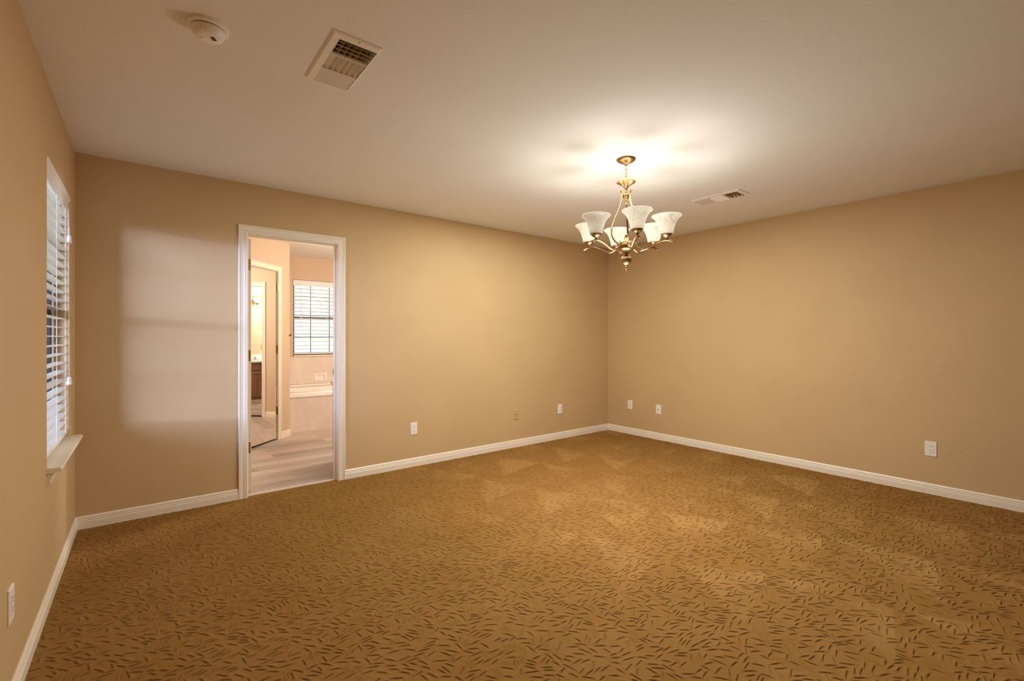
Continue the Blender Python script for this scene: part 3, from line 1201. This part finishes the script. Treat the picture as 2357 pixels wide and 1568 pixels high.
sur = thing('tub_surround', 'pale marbled wall panels around the bathtub below the window', 'wall panel', ((AX + BX) / 2, TB, 0.52))
si = Matrix.Translation(-Vector(sur.location))
m = MB()
sx0, sx1, sz0, sz1 = 2.000, 2.196, 0.575, 0.700
m.slab([AX + 0.001, BX - 0.001], [0.547, 0.957], [(sx0 + 0.03, sx1 - 0.03, sz0 + 0.02, sz1 - 0.02)],
       lambda x, z: tuple(si @ Vector((x, TB - 0.012, z))), lambda x, z: tuple(si @ Vector((x, TB - 0.0005, z))))
m.build('back_panel', M_marble, sur)
for xx in ((AX + 0.0005, AX + 0.012), (BX - 0.012, BX - 0.0005)):
    m = MB()
    m.box(xx[0], xx[1], TY + 0.03, TB - 0.0125, 0.547, 0.957, si)
    m.build('side_panel', M_marble, sur)
m = MB()
o_ = [(sx0, sz0), (sx1, sz0), (sx1, sz1), (sx0, sz1)]
k_ = [(sx0 + 0.012, sz0 + 0.010), (sx1 - 0.012, sz0 + 0.010), (sx1 - 0.012, sz1 - 0.010), (sx0 + 0.012, sz1 - 0.010)]
h_ = [(sx0 + 0.030, sz0 + 0.020), (sx1 - 0.030, sz0 + 0.020), (sx1 - 0.044, sz1 - 0.022), (sx0 + 0.044, sz1 - 0.022)]
g_ = [(sx0 + 0.036, sz0 + 0.028), (sx1 - 0.036, sz0 + 0.028), (sx1 - 0.052, sz1 - 0.032), (sx0 + 0.052, sz1 - 0.032)]
st = [[(x, TB - 0.0121, z) for x, z in o_], [(x, TB - 0.028, z) for x, z in k_], [(x, TB - 0.030, z) for x, z in h_], [(x, TB - 0.002, z) for x, z in g_]]
m.sweep(st, caps=False, M=si)
m.add([(x, TB - 0.002, z) for x, z in g_], [(0, 1, 2, 3)], si)
m.build('soap_dish', M_porcelain, sur, smooth=30)

hk = thing('robe_hook', 'small dark hook on the corner of the wall beside the mirrored door', 'hook', (AX - 0.004, AY - 0.006, 1.27))
m = MB()
m.lathe([(0.0, 0.0), (0.012, 0.0), (0.012, 0.004), (0.0, 0.005)], 14, Matrix.Rotation(math.radians(-45), 4, 'Z') @ Matrix.Rotation(PI / 2, 4, 'Y') @ Matrix.Translation((0, 0, 0.002)))
m.build('back_plate', M_bronze, hk, smooth=40)
m = MB()
m.tube([(0.003, -0.003, 0.004), (0.016, -0.016, 0.0), (0.020, -0.020, 0.010), (0.018, -0.018, 0.018)], [0.004, 0.004, 0.004, 0.005], 8)
m.build('hook_arm', M_bronze, hk, smooth=40)

# ------------------------------------------------------------------ vanity, its mirror and its lights
VX0, VX1, VYF = 1.478, BR - 0.002, 4.770
VY0 = YB2 + 0.002
van = thing('vanity_cabinet', 'brown wood vanity with arched doors and a white countertop along the bathroom wall', 'cabinet', ((VX0 + VX1) / 2, VYF, -0.008))
vi = Matrix.Translation(-Vector(van.location))
m = MB()
m.box(VX0, VX1, VY0, VYF, 0.105, 0.770, vi)
m.box(VX0, VX1, VY0, VYF - 0.065, -0.008, 0.105, vi)
m.build('body', M_wood, van)
m = MB()
m.box(VX0, VX1, VYF - 0.064, VYF - 0.056, -0.008, 0.072, vi)
m.build('toe_kick', M_trim, van)
nd = 7
dw = (VX1 - VX0 - 0.06) / nd
for i in range(nd):
    u0 = VX0 + 0.03 + i * dw + 0.012
    u1 = u0 + dw - 0.024
    m = MB()
    m.bevbox(u0, u1, VYF, VYF + 0.018, 0.62, 0.745, 0.005, axis=1, sgn=1, M=vi)
    m.build('drawer_front', M_wood, van)
    m = MB()
    m.bevbox(u0, u1, VYF, VYF + 0.018, 0.135, 0.595, 0.004, axis=1, sgn=1, M=vi)
    # raised panel with an arched head
    cxx = (u0 + u1) / 2
    hw = (u1 - u0) / 2 - 0.055

    def outline(ins):
        pts = [(cxx - hw + ins, 0.19 + ins), (cxx + hw - ins, 0.19 + ins), (cxx + hw - ins, 0.47 - ins)]
        for k in range(1, 12):
            a = PI * k / 12
            pts.append((cxx + (hw - ins) * math.cos(a), 0.47 - ins + 0.065 * math.sin(a)))
        pts.append((cxx - hw + ins, 0.47 - ins))
        return pts
    st = [[(x, VYF + d, z) for x, z in outline(ins)] for d, ins in ((0.0181, 0.0), (0.010, 0.006), (0.012, 0.012), (0.021, 0.034))]
    m.sweep(st, M=vi)
    dd = m.build('cabinet_door', M_wood, van)
    m = MB()
    kx = u1 - 0.028 if i % 2 == 0 else u0 + 0.028
    m.lathe([(0.0, 0.0), (0.006, 0.0), (0.005, 0.012), (0.014, 0.020), (0.013, 0.026), (0.0, 0.029)], 14,
            vi @ Matrix.Translation((kx, VYF + 0.018, 0.55)) @ Matrix.Rotation(-PI / 2, 4, 'X'))
    m.build('knob', M_hinge, dd, smooth=40)
m = MB()
CT = 0.808
m.bevbox(VX0 - 0.012, VX1, VY0, VYF + 0.032, 0.770, CT, 0.008, axis=1, sgn=1, M=vi)
m.bevbox(VX0 - 0.012, VX1, VY0, VY0 + 0.020, CT, CT + 0.10, 0.004, axis=1, sgn=1, M=vi)
ct = m.build('countertop', M_counter, van)
for sx in (2.15, 3.05, 3.85):
    m = MB()
    rg = []
    for (k, z) in ((1.0, CT + 0.001), (0.97, CT + 0.006), (0.90, CT + 0.006), (0.82, CT + 0.001)):
        rg.append([(sx + 0.24 * k * math.cos(2 * PI * i / 40), (VY0 + VYF) / 2 + 0.02 + 0.185 * k * math.sin(2 * PI * i / 40), z) for i in range(40)])
    m.sweep(rg, caps=True, M=vi)
    m.build('sink_rim', M_porcelain, ct, smooth=40)
    m = MB()
    fy = VY0 + 0.06
    m.lathe([(0.0, 0.0), (0.024, 0.0), (0.022, 0.01), (0.014, 0.02), (0.013, 0.09), (0.0, 0.095)], 16, vi @ Matrix.Translation((sx, fy, CT + 0.001)))
    m.tube([(sx, fy, CT + 0.075), (sx, fy + 0.06, CT + 0.095), (sx, fy + 0.115, CT + 0.085), (sx, fy + 0.125, CT + 0.065)], 0.010, 10, vi)
    for s in (-0.1, 0.1):
        m.lathe([(0.0, 0.0), (0.022, 0.0), (0.018, 0.02), (0.024, 0.045), (0.0, 0.05)], 14, vi @ Matrix.Translation((sx + s, fy, CT + 0.001)))
    m.build('faucet', M_chrome, ct, smooth=40)

vl = thing('vanity_light', 'brass bar light with glowing glass bowls on the wall above the white countertop', 'lamp', (2.93, VY0, 2.0))
m = MB()
m.bevbox(-0.05, 0.05, 0.0, 0.022, -0.055, 0.055, 0.006, axis=1, sgn=1)
m.build('back_plate', M_brass, vl)
m = MB()
m.tube([(-0.235, 0.07, 0.0), (0.235, 0.07, 0.0)], 0.008, 12)
m.tube([(0, 0.02, 0), (0, 0.07, 0)], 0.009, 12)
for s in (-0.235, 0.235):
    m.lathe([(0.0, -0.028), (0.010, -0.024), (0.014, 0.0), (0.010, 0.024), (0.0, 0.028)], 14, Matrix.Translation((s, 0.07, 0.0)))
m.build('bar', M_brass, vl, smooth=40)
for bx_ in (-0.16, 0.0, 0.16):
    m = MB()
    m.tube([(bx_, 0.07, 0.0), (bx_, 0.11, -0.01), (bx_, 0.125, -0.045), (bx_, 0.12, -0.088)], 0.006, 10)
    m.lathe([(0.0, -0.125), (0.006, -0.118), (0.010, -0.108), (0.022, -0.098), (0.030, -0.082), (0.027, -0.080), (0.0, -0.088)], 20, cx=bx_, cy=0.12)
    ar = m.build('arm', M_brass, vl, smooth=40)
    m = MB()
    m.lathe([(0.026, -0.084), (0.045, -0.070), (0.062, -0.045), (0.073, -0.010), (0.077, 0.020), (0.074, 0.020), (0.070, -0.010), (0.059, -0.044), (0.043, -0.067), (0.024, -0.081)], 28, cx=bx_, cy=0.12)
    m.build('lamp_shade', M_shade_bath, ar, smooth=60)
    m = MB()
    m.lathe([(BR_ * math.sin(PI * k / 10), -0.03 - BR_ * math.cos(PI * k / 10)) for k in range(11)], 14, cx=bx_, cy=0.12)
    m.build('light_bulb', M_bulb_bath, ar, smooth=60)

vl_d = bpy.data.lights.new('vanity_fill', 'POINT')  # fill added out from the wall, beyond what the lamp's bulbs give
vl_d.energy = VANITY_FILL_W
vl_d.color = (1.0, 0.93, 0.86)
vl_d.shadow_soft_size = 0.12
vl_o = bpy.data.objects.new('vanity_fill', vl_d)
COL.objects.link(vl_o)
vl_o.parent = vl
vl_o.location = (-0.25, 0.75, -0.05)

# ------------------------------------------------------------------ chandelier
CX, CY = 2.53, 1.961
fwd = Vector((0.6208, 0.784, 0))
rgt = Vector((0.784, -0.6208, 0))


def hdir(deg):
    a = math.radians(deg)
    return -fwd * math.cos(a) + rgt * math.sin(a)


ch = thing('chandelier', 'antique brass six-arm chandelier with veined alabaster bell shades hanging from the ceiling', 'chandelier', (CX, CY, 1.69))
OZ = -1.69
m = MB()
m.lathe([(0.0, 2.395), (0.006, 2.396), (0.010, 2.402), (0.014, 2.408), (0.030, 2.413), (0.048, 2.421), (0.060, 2.431), (0.0635, 2.4395), (0.0, 2.4395)], 40, Matrix.Translation((0, 0, OZ)))
m.build('canopy', M_brass, ch, smooth=40)
m = MB()
zc = 2.397
k = 0
while zc > 2.288:
    L, Wd = 0.030, 0.0085
    pts = []
    for i in range(20):
        a = 2 * PI * i / 20
        x = Wd * math.cos(a)
        z = math.sin(a) * Wd + math.copysign(L / 2 - Wd, math.sin(a))
        pts.append((x, 0, z))
    m.tube(pts, 0.0021, 8, Matrix.Translation((0, 0, zc - L / 2 + OZ)) @ Matrix.Rotation(math.radians(20 + 90 * (k % 2)), 4, 'Z'), closed=True)
    zc -= L - 0.0065
    k += 1
m.tube([(0.003, 0.003, 2.40 + OZ), (0.005, -0.004, 2.36 + OZ), (-0.004, 0.003, 2.33 + OZ), (0.002, 0.002, 2.28 + OZ)], 0.0016, 6)
m.build('chain', M_brass, ch, smooth=60)
m = MB()
m.lathe([(0.0, 2.292), (0.050, 2.2915), (0.0625, 2.2895), (0.0635, 2.2855), (0.060, 2.281), (0.046, 2.274), (0.033, 2.266), (0.021, 2.256), (0.013, 2.245), (0.010, 2.236), (0.0095, 2.229),
         (0.013, 2.226), (0.010, 2.222), (0.011, 2.218), (0.018, 2.214), (0.023, 2.206), (0.0245, 2.197), (0.022, 2.186), (0.016, 2.176), (0.009, 2.169), (0.007, 2.164), (0.011, 2.159),
         (0.010, 2.153), (0.005, 2.148), (0.007, 2.142), (0.004, 2.135), (0.0, 2.130)], 36, Matrix.Translation((0, 0, OZ)))
m.build('stem', M_brass, ch, smooth=40)
# three long scrolled bars from the hub up to the stem
SB = [(0.0065, -0.0025), (0.0065, 0.0025), (0.002, 0.0038), (-0.002, 0.0038), (-0.0065, 0.0025), (-0.0065, -0.0025)]


def bez(pts, n):
    """Catmull-Rom through pts"""
    out = []
    P = [Vector(p) for p in pts]
    for i in range(len(P) - 1):
        p0, p1, p2, p3 = P[max(i - 1, 0)], P[i], P[i + 1], P[min(i + 2, len(P) - 1)]
        for k in range(n):
            t = k / n
            out.append(0.5 * ((2 * p1) + (-p0 + p2) * t + (2 * p0 - 5 * p1 + 4 * p2 - p3) * t * t + (-p0 + 3 * p1 - 3 * p2 + p3) * t ** 3))
    out.append(P[-1])
    return out


for ph in (-80, 40, 160):
    d = hdir(ph)
    sd = Vector((0, 0, 1)).cross(d)
    prof_ = [(0.045, 1.866), (0.072, 1.880), (0.098, 1.915), (0.104, 1.955), (0.094, 2.000), (0.070, 2.060), (0.046, 2.115), (0.031, 2.165), (0.030, 2.205), (0.036, 2.226), (0.044, 2.232), (0.049, 2.226), (0.0485, 2.218), (0.044, 2.217)]
    pts = bez([d * r + Vector((0, 0, z + OZ)) for r, z in prof_], 5)
    m = MB()
    m.strip(pts, SB, sd)
    m.build('scroll_bar', M_brass, ch, smooth=35)
# hub with its top knob and the fluted ball below
m = MB()
m.lathe([(0.0, 1.945), (0.005, 1.940), (0.009, 1.930), (0.008, 1.922), (0.004, 1.917), (0.009, 1.912), (0.010, 1.905), (0.014, 1.897), (0.026, 1.890), (0.045, 1.884), (0.050, 1.878), (0.048, 1.874), (0.051, 1.870),
         (0.052, 1.850), (0.049, 1.845), (0.055, 1.842), (0.054, 1.836), (0.044, 1.827), (0.030, 1.820), (0.018, 1.812), (0.014, 1.802), (0.017, 1.797), (0.012, 1.792)], 40, Matrix.Translation((0, 0, OZ)))
m.build('hub', M_brass, ch, smooth=35)
m = MB()
bp = [(0.0, 1.797), (0.014, 1.796), (0.020, 1.793), (0.029, 1.786), (0.0355, 1.776), (0.0375, 1.765), (0.0355, 1.753), (0.029, 1.741), (0.019, 1.732), (0.013, 1.729), (0.011, 1.725)]
m.lathe(bp, 72, Matrix.Translation((0, 0, OZ)), flute=lambda a, k: 1 + (0.045 * abs(math.cos(a * 6)) - 0.03 if 2 <= k <= 8 else 0))
m.build('ball', M_brass, ch, smooth=50)
m = MB()
m.lathe([(0.011, 1.727), (0.014, 1.723), (0.012, 1.719), (0.006, 1.715), (0.0055, 1.711), (0.0105, 1.708), (0.0105, 1.704), (0.006, 1.700), (0.005, 1.697), (0.002, 1.692), (0.0, 1.690)], 24, Matrix.Translation((0, 0, OZ)))
m.build('finial', M_brass, ch, smooth=40)
AP = [(0.0085, -0.004), (0.0085, 0.003), (0.0055, 0.0048), (0.0028, 0.0022), (-0.0028, 0.0022), (-0.0055, 0.0048), (-0.0085, 0.003), (-0.0085, -0.004), (-0.004, -0.0052), (0.004, -0.0052)]
SH_O = [(0.0375, 1.909), (0.0405, 1.914), (0.0425, 1.925), (0.046, 1.942), (0.0515, 1.961), (0.0585, 1.980), (0.067, 1.996), (0.0775, 2.010), (0.0875, 2.0185), (0.0925, 2.0215)]
SH_I = [(0.0945, 2.0250), (0.0925, 2.0275), (0.0865, 2.0235), (0.0755, 2.0140), (0.0645, 1.9995), (0.0555, 1.982), (0.0485, 1.962), (0.043, 1.943), (0.0395, 1.925), (0.0375, 1.915), (0.030, 1.911)]
for i in range(6):
    ph = 0.6 + 60 * i
    d = hdir(ph)
    sd = Vector((0, 0, 1)).cross(d)
    base = [(0.045, 1.862), (0.062, 1.850), (0.085, 1.834), (0.112, 1.824), (0.138, 1.829), (0.166, 1.843), (0.196, 1.858), (0.228, 1.869), (0.255, 1.8725), (0.280, 1.868), (0.300, 1.858)]
    pts = bez([d * r + Vector((0, 0, z + OZ)) for r, z in base], 4)
    m = MB()
    m.strip(pts, AP, sd)
    # small leaf ornament where the arm meets the hub
    for (dr, dz, r0) in ((0.058, 1.872, 0.006), (0.054, 1.886, 0.0045), (0.066, 1.864, 0.005)):
        m.lathe([(0.0, r0 * 1.6), (r0 * 0.7, r0 * 0.8), (r0, 0.0), (r0 * 0.7, -r0 * 0.8), (0.0, -r0 * 1.2)], 10, Matrix.Translation(d * dr + Vector((0, 0, dz + OZ))))
    ar = m.build('arm', M_brass, ch, smooth=35)
    c = d * 0.2625
    T = Matrix.Translation((c.x, c.y, OZ))
    m = MB()
    m.lathe([(0.0, 1.873), (0.009, 1.873), (0.010, 1.878), (0.007, 1.882), (0.0095, 1.886), (0.018, 1.890), (0.027, 1.896), (0.0345, 1.905), (0.038, 1.914), (0.0395, 1.917), (0.0385, 1.9105), (0.0, 1.9085)], 32, T)
    m.build('shade_cup', M_brass, ar, smooth=40)
    lit = (i != 5)
    m = MB()
    m.lathe(SH_O + SH_I, 40, T @ Matrix.Rotation(i * 1.1, 4, 'Z'))
    sh = m.build('lamp_shade', M_shade_lit if lit else M_shade_dim, ar, smooth=60)
    m = MB()
    m.lathe([(BR_ * math.sin(PI * k / 10), 1.958 - BR_ * math.cos(PI * k / 10)) for k in range(11)], 16, T)
    m.build('light_bulb', M_bulb if lit else M_bulb_dim, ar, smooth=60)

cl_d = bpy.data.lights.new('chandelier_fill', 'POINT')  # unseen fill added under the finial, evens out ceiling, walls and floor
cl_d.energy = CHAND_FILL_W
cl_d.color = (1.0, 0.99, 0.98)
cl_d.shadow_soft_size = 0.30
cl_o = bpy.data.objects.new('chandelier_fill', cl_d)
COL.objects.link(cl_o)
cl_o.parent = ch
cl_o.location = (0, 0, -0.50)

# ------------------------------------------------------------------ ceiling vents
def make_vent(label, box, group=None):
    a, b, c, d = box
    cx_, cy_ = (a + b) / 2, (c + d) / 2
    r = thing('ceiling_vent', label, 'vent', (cx_, cy_, H))
    hw, hl = (b - a) / 2, (d - c) / 2
    x0, x1 = 0.609 - 0.670, 0.757 - 0.670      # louvre field inside the frame
    ya, yb, yc, yd = 1.871 - 2.036, 1.985 - 2.036, 2.106 - 2.036, 2.234 - 2.036
    m = MB()
    o_ = [(-hw, -hl), (hw, -hl), (hw, hl), (-hw, hl)]
    f_ = [(-hw + 0.008, -hl + 0.008), (hw - 0.008, -hl + 0.008), (hw - 0.008, hl - 0.004), (-hw + 0.008, hl - 0.004)]
    i_ = [(x0 - 0.004, ya - 0.004), (x1 + 0.004, ya - 0.004), (x1 + 0.004, min(yd, hl - 0.008)), (x0 - 0.004, min(yd, hl - 0.008))]
    m.sweep([[(x, y, 0.0) for x, y in o_], [(x, y, -0.003) for x, y in o_], [(x, y, -0.008) for x, y in f_], [(x, y, -0.010) for x, y in i_], [(x, y, 0.015) for x, y in i_]], caps=False)
    m.build('frame', M_vent, r, smooth=20)
    for yy in (yb, yc):
        m = MB()
        m.box(x0 - 0.003, x1 + 0.003, yy - 0.0012, yy + 0.0012, -0.012, -0.002)
        m.build('divider', M_vent, r)

    def blade(m, p, q, axis, lo, hi):
        (p0, z0), (p1, z1) = p, q
        t = 0.0008
        if axis == 'x':
            m.sweep([[(u, p0, z0 - t), (u, p1, z1 - t), (u, p1, z1 + t), (u, p0, z0 + t)] for u in (lo, hi)])
        else:
            m.sweep([[(p0, u, z0 - t), (p1, u, z1 - t), (p1, u, z1 + t), (p0, u, z0 + t)] for u in (lo, hi)])
    m = MB()
    for i in range(4):
        y = ya + 0.004 + i * (yb - ya) / 4
        blade(m, (y, -0.013), (y + 0.022, 0.004), 'x', x0 - 0.002, x1 + 0.002)
    for i in range(6):
        x = x0 + 0.020 + i * 0.0242
        blade(m, (x, -0.013), (x - 0.018, 0.004), 'y', yb + 0.003, yc - 0.003)
    for i in range(4):
        y = yc + 0.028 + i * (yd - yc - 0.032) / 3
        blade(m, (y, -0.013), (y - 0.021, 0.004), 'x', x0 - 0.002, x1 + 0.002)
    m.build('louvers', M_vent, r)
    m = MB()
    for i in range(6):
        x = x0 + 0.012 + i * 0.0245
        m.box(x - 0.0008, x + 0.0008, ya, yd - 0.012, 0.016, 0.048)
    m.build('damper_blades', M_damper, r)
    m = MB()
    e = 0.006
    for bx4 in ((x0 - e - 0.001, x0 - e, ya - e, yd - 0.006), (x1 + e, x1 + e + 0.001, ya - e, yd - 0.006), (x0 - e, x1 + e, ya - e - 0.001, ya - e), (x0 - e, x1 + e, yd - 0.006, yd - 0.005)):
        m.box(*bx4, 0.004, 0.145)
    m.box(x0 - e, x1 + e, ya - e, yd - 0.006, 0.144, 0.145)
    m.build('duct_box', M_duct, r)
    for yy in (-hl + 0.012, hl - 0.010):
        m = MB()
        m.lathe([(0.0, -0.0115), (0.003, -0.011), (0.004, -0.008), (0.0, -0.007)], 10, Matrix.Translation((0.006, yy, 0)))
        m.build('screw', M_screw, r, smooth=40)
    return r


v1 = make_vent('white ceiling vent with three banks of louvers near the round smoke detector', VENTS[0])
copy_thing(v1, ((VENTS[1][0] + VENTS[1][1]) / 2, (VENTS[1][2] + VENTS[1][3]) / 2, H), 0, 'white ceiling vent beyond the chandelier toward the far wall')
for o in SC.objects:
    if o.name.startswith('ceiling_vent'):
        o['group'] = 'ceiling vents'

# ------------------------------------------------------------------ smoke detector
sd_ = thing('smoke_detector', 'round white smoke detector on the ceiling', 'smoke detector', (0.190, 2.122, H))
m = MB()
m.lathe([(0.0, 0.0), (0.0695, 0.0), (0.0695, -0.008), (0.066, -0.0115), (0.056, -0.0125), (0.0, -0.0125)], 48)
m.build('base', M_white, sd_, smooth=40)
m = MB()
m.lathe([(0.052, -0.0125), (0.052, -0.017), (0.0, -0.017)], 48)
m.build('vent_gap', M_slot, sd_, smooth=40)
m = MB()
m.lathe([(0.0, -0.016), (0.0560, -0.016), (0.0575, -0.019), (0.0545, -0.026), (0.0505, -0.035), (0.0450, -0.041), (0.0380, -0.044), (0.034, -0.0455), (0.0, -0.047)], 48)
cv = m.build('cover', M_white, sd_, smooth=40)
m = MB()
for i in range(5):
    q = -0.010 + i * 0.005
    m.box(0.012, 0.026, q - 0.0012, q + 0.0012, -0.0472, -0.0455, Matrix.Rotation(math.radians(-35), 4, 'Z'))
m.build('sounder_grille', M_slot, cv)
m = MB()
m.lathe([(0.0, -0.0490), (0.011, -0.0487), (0.013, -0.0462), (0.0, -0.046)], 24, Matrix.Translation((-0.012, 0.010, 0)))
m.build('test_button', M_white, cv, smooth=40)
m = MB()
m.lathe([(0.0, 0.0), (0.0018, 0.0), (0.0018, 0.0022), (0.0, 0.0026)], 10, Matrix.Translation((-0.028, -0.044, -0.031)) @ Matrix.Rotation(PI, 4, 'X') @ Matrix.Rotation(0.9, 4, 'X'))
m.build('indicator_light', plain('red_lens', (0.25, 0.05, 0.03), 0.3), cv, smooth=40)


# ------------------------------------------------------------------ wall plates (built facing -Y, origin on the wall)
def plate(mat, w=0.070, h=0.1145, t=0.0065):
    return MB().bevbox(-w / 2, w / 2, -t, 0.0, -h / 2, h / 2, 0.003, axis=1, sgn=-1)


def slots(zc, y, w=0.0064):
    m = MB()
    m.box(-w - 0.0012, -w + 0.0012, y - 0.0004, y, zc + 0.000, zc + 0.0085)
    m.box(w - 0.0010, w + 0.0010, y - 0.0004, y, zc + 0.001, zc + 0.0075)
    m.lathe([(0.0, 0.0004), (0.0026, 0.0004), (0.0026, 0.0)], 14, Matrix.Translation((0, y, zc - 0.0075)) @ Matrix.Rotation(PI / 2, 4, 'X'))
    return m


def screw(root, z, y=-0.0065, mat=None):
    m = MB()
    m.lathe([(0.0, 0.0014), (0.0022, 0.0012), (0.0032, 0.0)], 12, Matrix.Translation((0, y, z)) @ Matrix.Rotation(PI / 2, 4, 'X'))
    m.build('screw', mat or M_screw, root, smooth=40)


def make_duplex(label, loc, rz):
    r = thing('electrical_outlet', label, 'outlet', loc, rz, 'white duplex outlets')
    plate(M_white).build('cover_plate', M_white, r)
    for zc in (0.0195, -0.0195):
        m = MB()
        pts = []
        for i in range(28):
            a = 2 * PI * i / 28
            pts.append((0.0172 * math.cos(a), max(-0.0142, min(0.0142, 0.0172 * math.sin(a))) + zc))
        m.sweep([[(x, -0.0064, z) for x, z in pts], [(x, -0.0084, z) for x, z in pts], [(x * 0.94, -0.0088, zc + (z - zc) * 0.94) for x, z in pts]])
        rc = m.build('receptacle', M_white, r)
        slots(zc + 0.001, -0.0088).build('slots', M_slot, rc)
    screw(r, 0.0)
    return r


def make_decora(label, loc, rz):
    r = thing('electrical_outlet', label, 'outlet', loc, rz, 'white block outlets')
    plate(M_white, 0.0715, 0.1165).build('cover_plate', M_white, r)
    m = MB()
    m.box(-0.0176, 0.0176, -0.0067, -0.0060, -0.0345, 0.0345)
    m.build('insert_gap', plain('insert_shadow_gap', (0.40, 0.36, 0.30), 0.6), r)
    m = MB()
    m.bevbox(-0.0167, 0.0167, -0.0082, -0.0060, -0.0335, 0.0335, 0.001, axis=1, sgn=-1)
    rc = m.build('receptacle', M_white, r)
    for zc in (0.0195, -0.0150):
        slots(zc, -0.0082).build('slots', M_slot, rc)
    for z in (0.049, -0.049):
        screw(r, z, -0.0065, M_white)
    return r


o1 = make_duplex('white duplex outlet on the back wall a short way from the bathroom doorway', (2.031, YB, 0.365), 0)
copy_thing(o1, (3.990, YB, 0.364), 0, 'white duplex outlet on the back wall nearest the far corner, beside the tan plate', 'white duplex outlets')
copy_thing(o1, (XR, 3.729, 0.378), -PI / 2, 'white duplex outlet on the side wall nearest the far corner, beside the cable plate', 'white duplex outlets')
d1 = make_decora('white outlet with a square insert and six dark slots alone on the side wall', (XR, 0.818, 0.359), -PI / 2)
copy_thing(d1, (XL, 2.251, 0.353), PI / 2, 'white outlet seen edge-on on the window wall close to the camera', 'white block outlets')

tp = thing('wall_plate', 'tan wall plate with one small dark jack on the back wall', 'wall plate', (3.299, YB, 0.372))
plate(M_tan_plastic).build('cover_plate', M_tan_plastic, tp)
m = MB()
m.bevbox(-0.007, 0.007, -0.0105, -0.0060, -0.0055, 0.0085, 0.0015, axis=1, sgn=-1)
jk = m.build('jack', M_tan_plastic, tp)
m = MB()
m.box(-0.0050, 0.0055, -0.0110, -0.0104, -0.0045, 0.0045)
m.build('socket', M_slot, jk)
for z in (0.042, -0.042):
    screw(tp, z, -0.0065, M_tan_plastic)

cp = thing('wall_plate', 'white cable plate with a dark centre connector and two screws on the side wall', 'wall plate', (XR, 3.308, 0.367), -PI / 2)
plate(M_white).build('cover_plate', M_white, cp)
m = MB()
m.lathe([(0.0, 0.001), (0.0022, 0.001), (0.0022, 0.007), (0.0045, 0.007), (0.0045, 0.0012), (0.0058, 0.0012), (0.0058, 0.0)], 14, Matrix.Translation((0, -0.0064, 0)) @ Matrix.Rotation(PI / 2, 4, 'X'))
m.build('connector', M_slot, cp, smooth=30)
for z in (0.042, -0.042):
    screw(cp, z)

nl = thing('nail', 'tiny dark nail head in the side wall near the far corner', 'nail', (XR, 3.896, 0.650), -PI / 2)
m = MB()
m.lathe([(0.0, 0.004), (0.0045, 0.0035), (0.0050, 0.0022), (0.002, 0.0018), (0.002, 0.0)], 12, Matrix.Rotation(PI / 2, 4, 'X'))
m.build('nail_head', M_slot, nl, smooth=40)

# ------------------------------------------------------------------ outdoors beyond the windows
m = MB()
m.box(-30, 30, -30, 40, -0.35, -0.25)
struct(m.build('ground', M_ground))
m = MB()
m.box(-6.3, -6.1, -10, 14, -0.25, 1.0)
fo = m.build('fence', M_fence)
tag(fo, 'low pale block fence across the yard outside the bedroom window', 'fence')
tr = thing('tree', 'pale green leafy tree outside the bedroom window', 'tree', (-3.4, 8.2, -0.25))
m = MB()
m.tube([(0, 0, 0), (0.05, 0.02, 1.0), (0.0, 0.0, 2.2), (0.1, -0.1, 3.4)], [0.14, 0.11, 0.09, 0.05], 12)
m.tube([(0.02, 0, 1.9), (0.5, 0.3, 2.7), (0.8, 0.4, 3.3)], [0.06, 0.05, 0.03], 8)
m.tube([(0.02, 0, 1.7), (-0.5, -0.4, 2.6), (-0.7, -0.6, 3.2)], [0.06, 0.05, 0.03], 8)
m.build('trunk', M_bark, tr, smooth=50)
m = MB()
rnd = random.Random(11)
for i in range(3800):
    while True:
        q = Vector((rnd.uniform(-1, 1), rnd.uniform(-1, 1), rnd.uniform(-1, 1)))
        if 0.35 < q.length < 1.0:
            break
    p = Vector((q.x * 1.9, q.y * 1.9, 3.3 + q.z * 1.5))
    R = Matrix.Rotation(rnd.uniform(0, 6.28), 4, 'Z') @ Matrix.Rotation(rnd.uniform(-1.2, 1.2), 4, 'X')
    L_, W_ = rnd.uniform(0.08, 0.13), rnd.uniform(0.035, 0.06)
    m.add([(0, 0, 0), (W_, L_ * 0.5, 0.01), (0, L_, 0), (-W_, L_ * 0.5, 0.01)], [(0, 1, 2), (0, 2, 3)], Matrix.Translation(p) @ R)
m.build('foliage', M_leaf, tr)
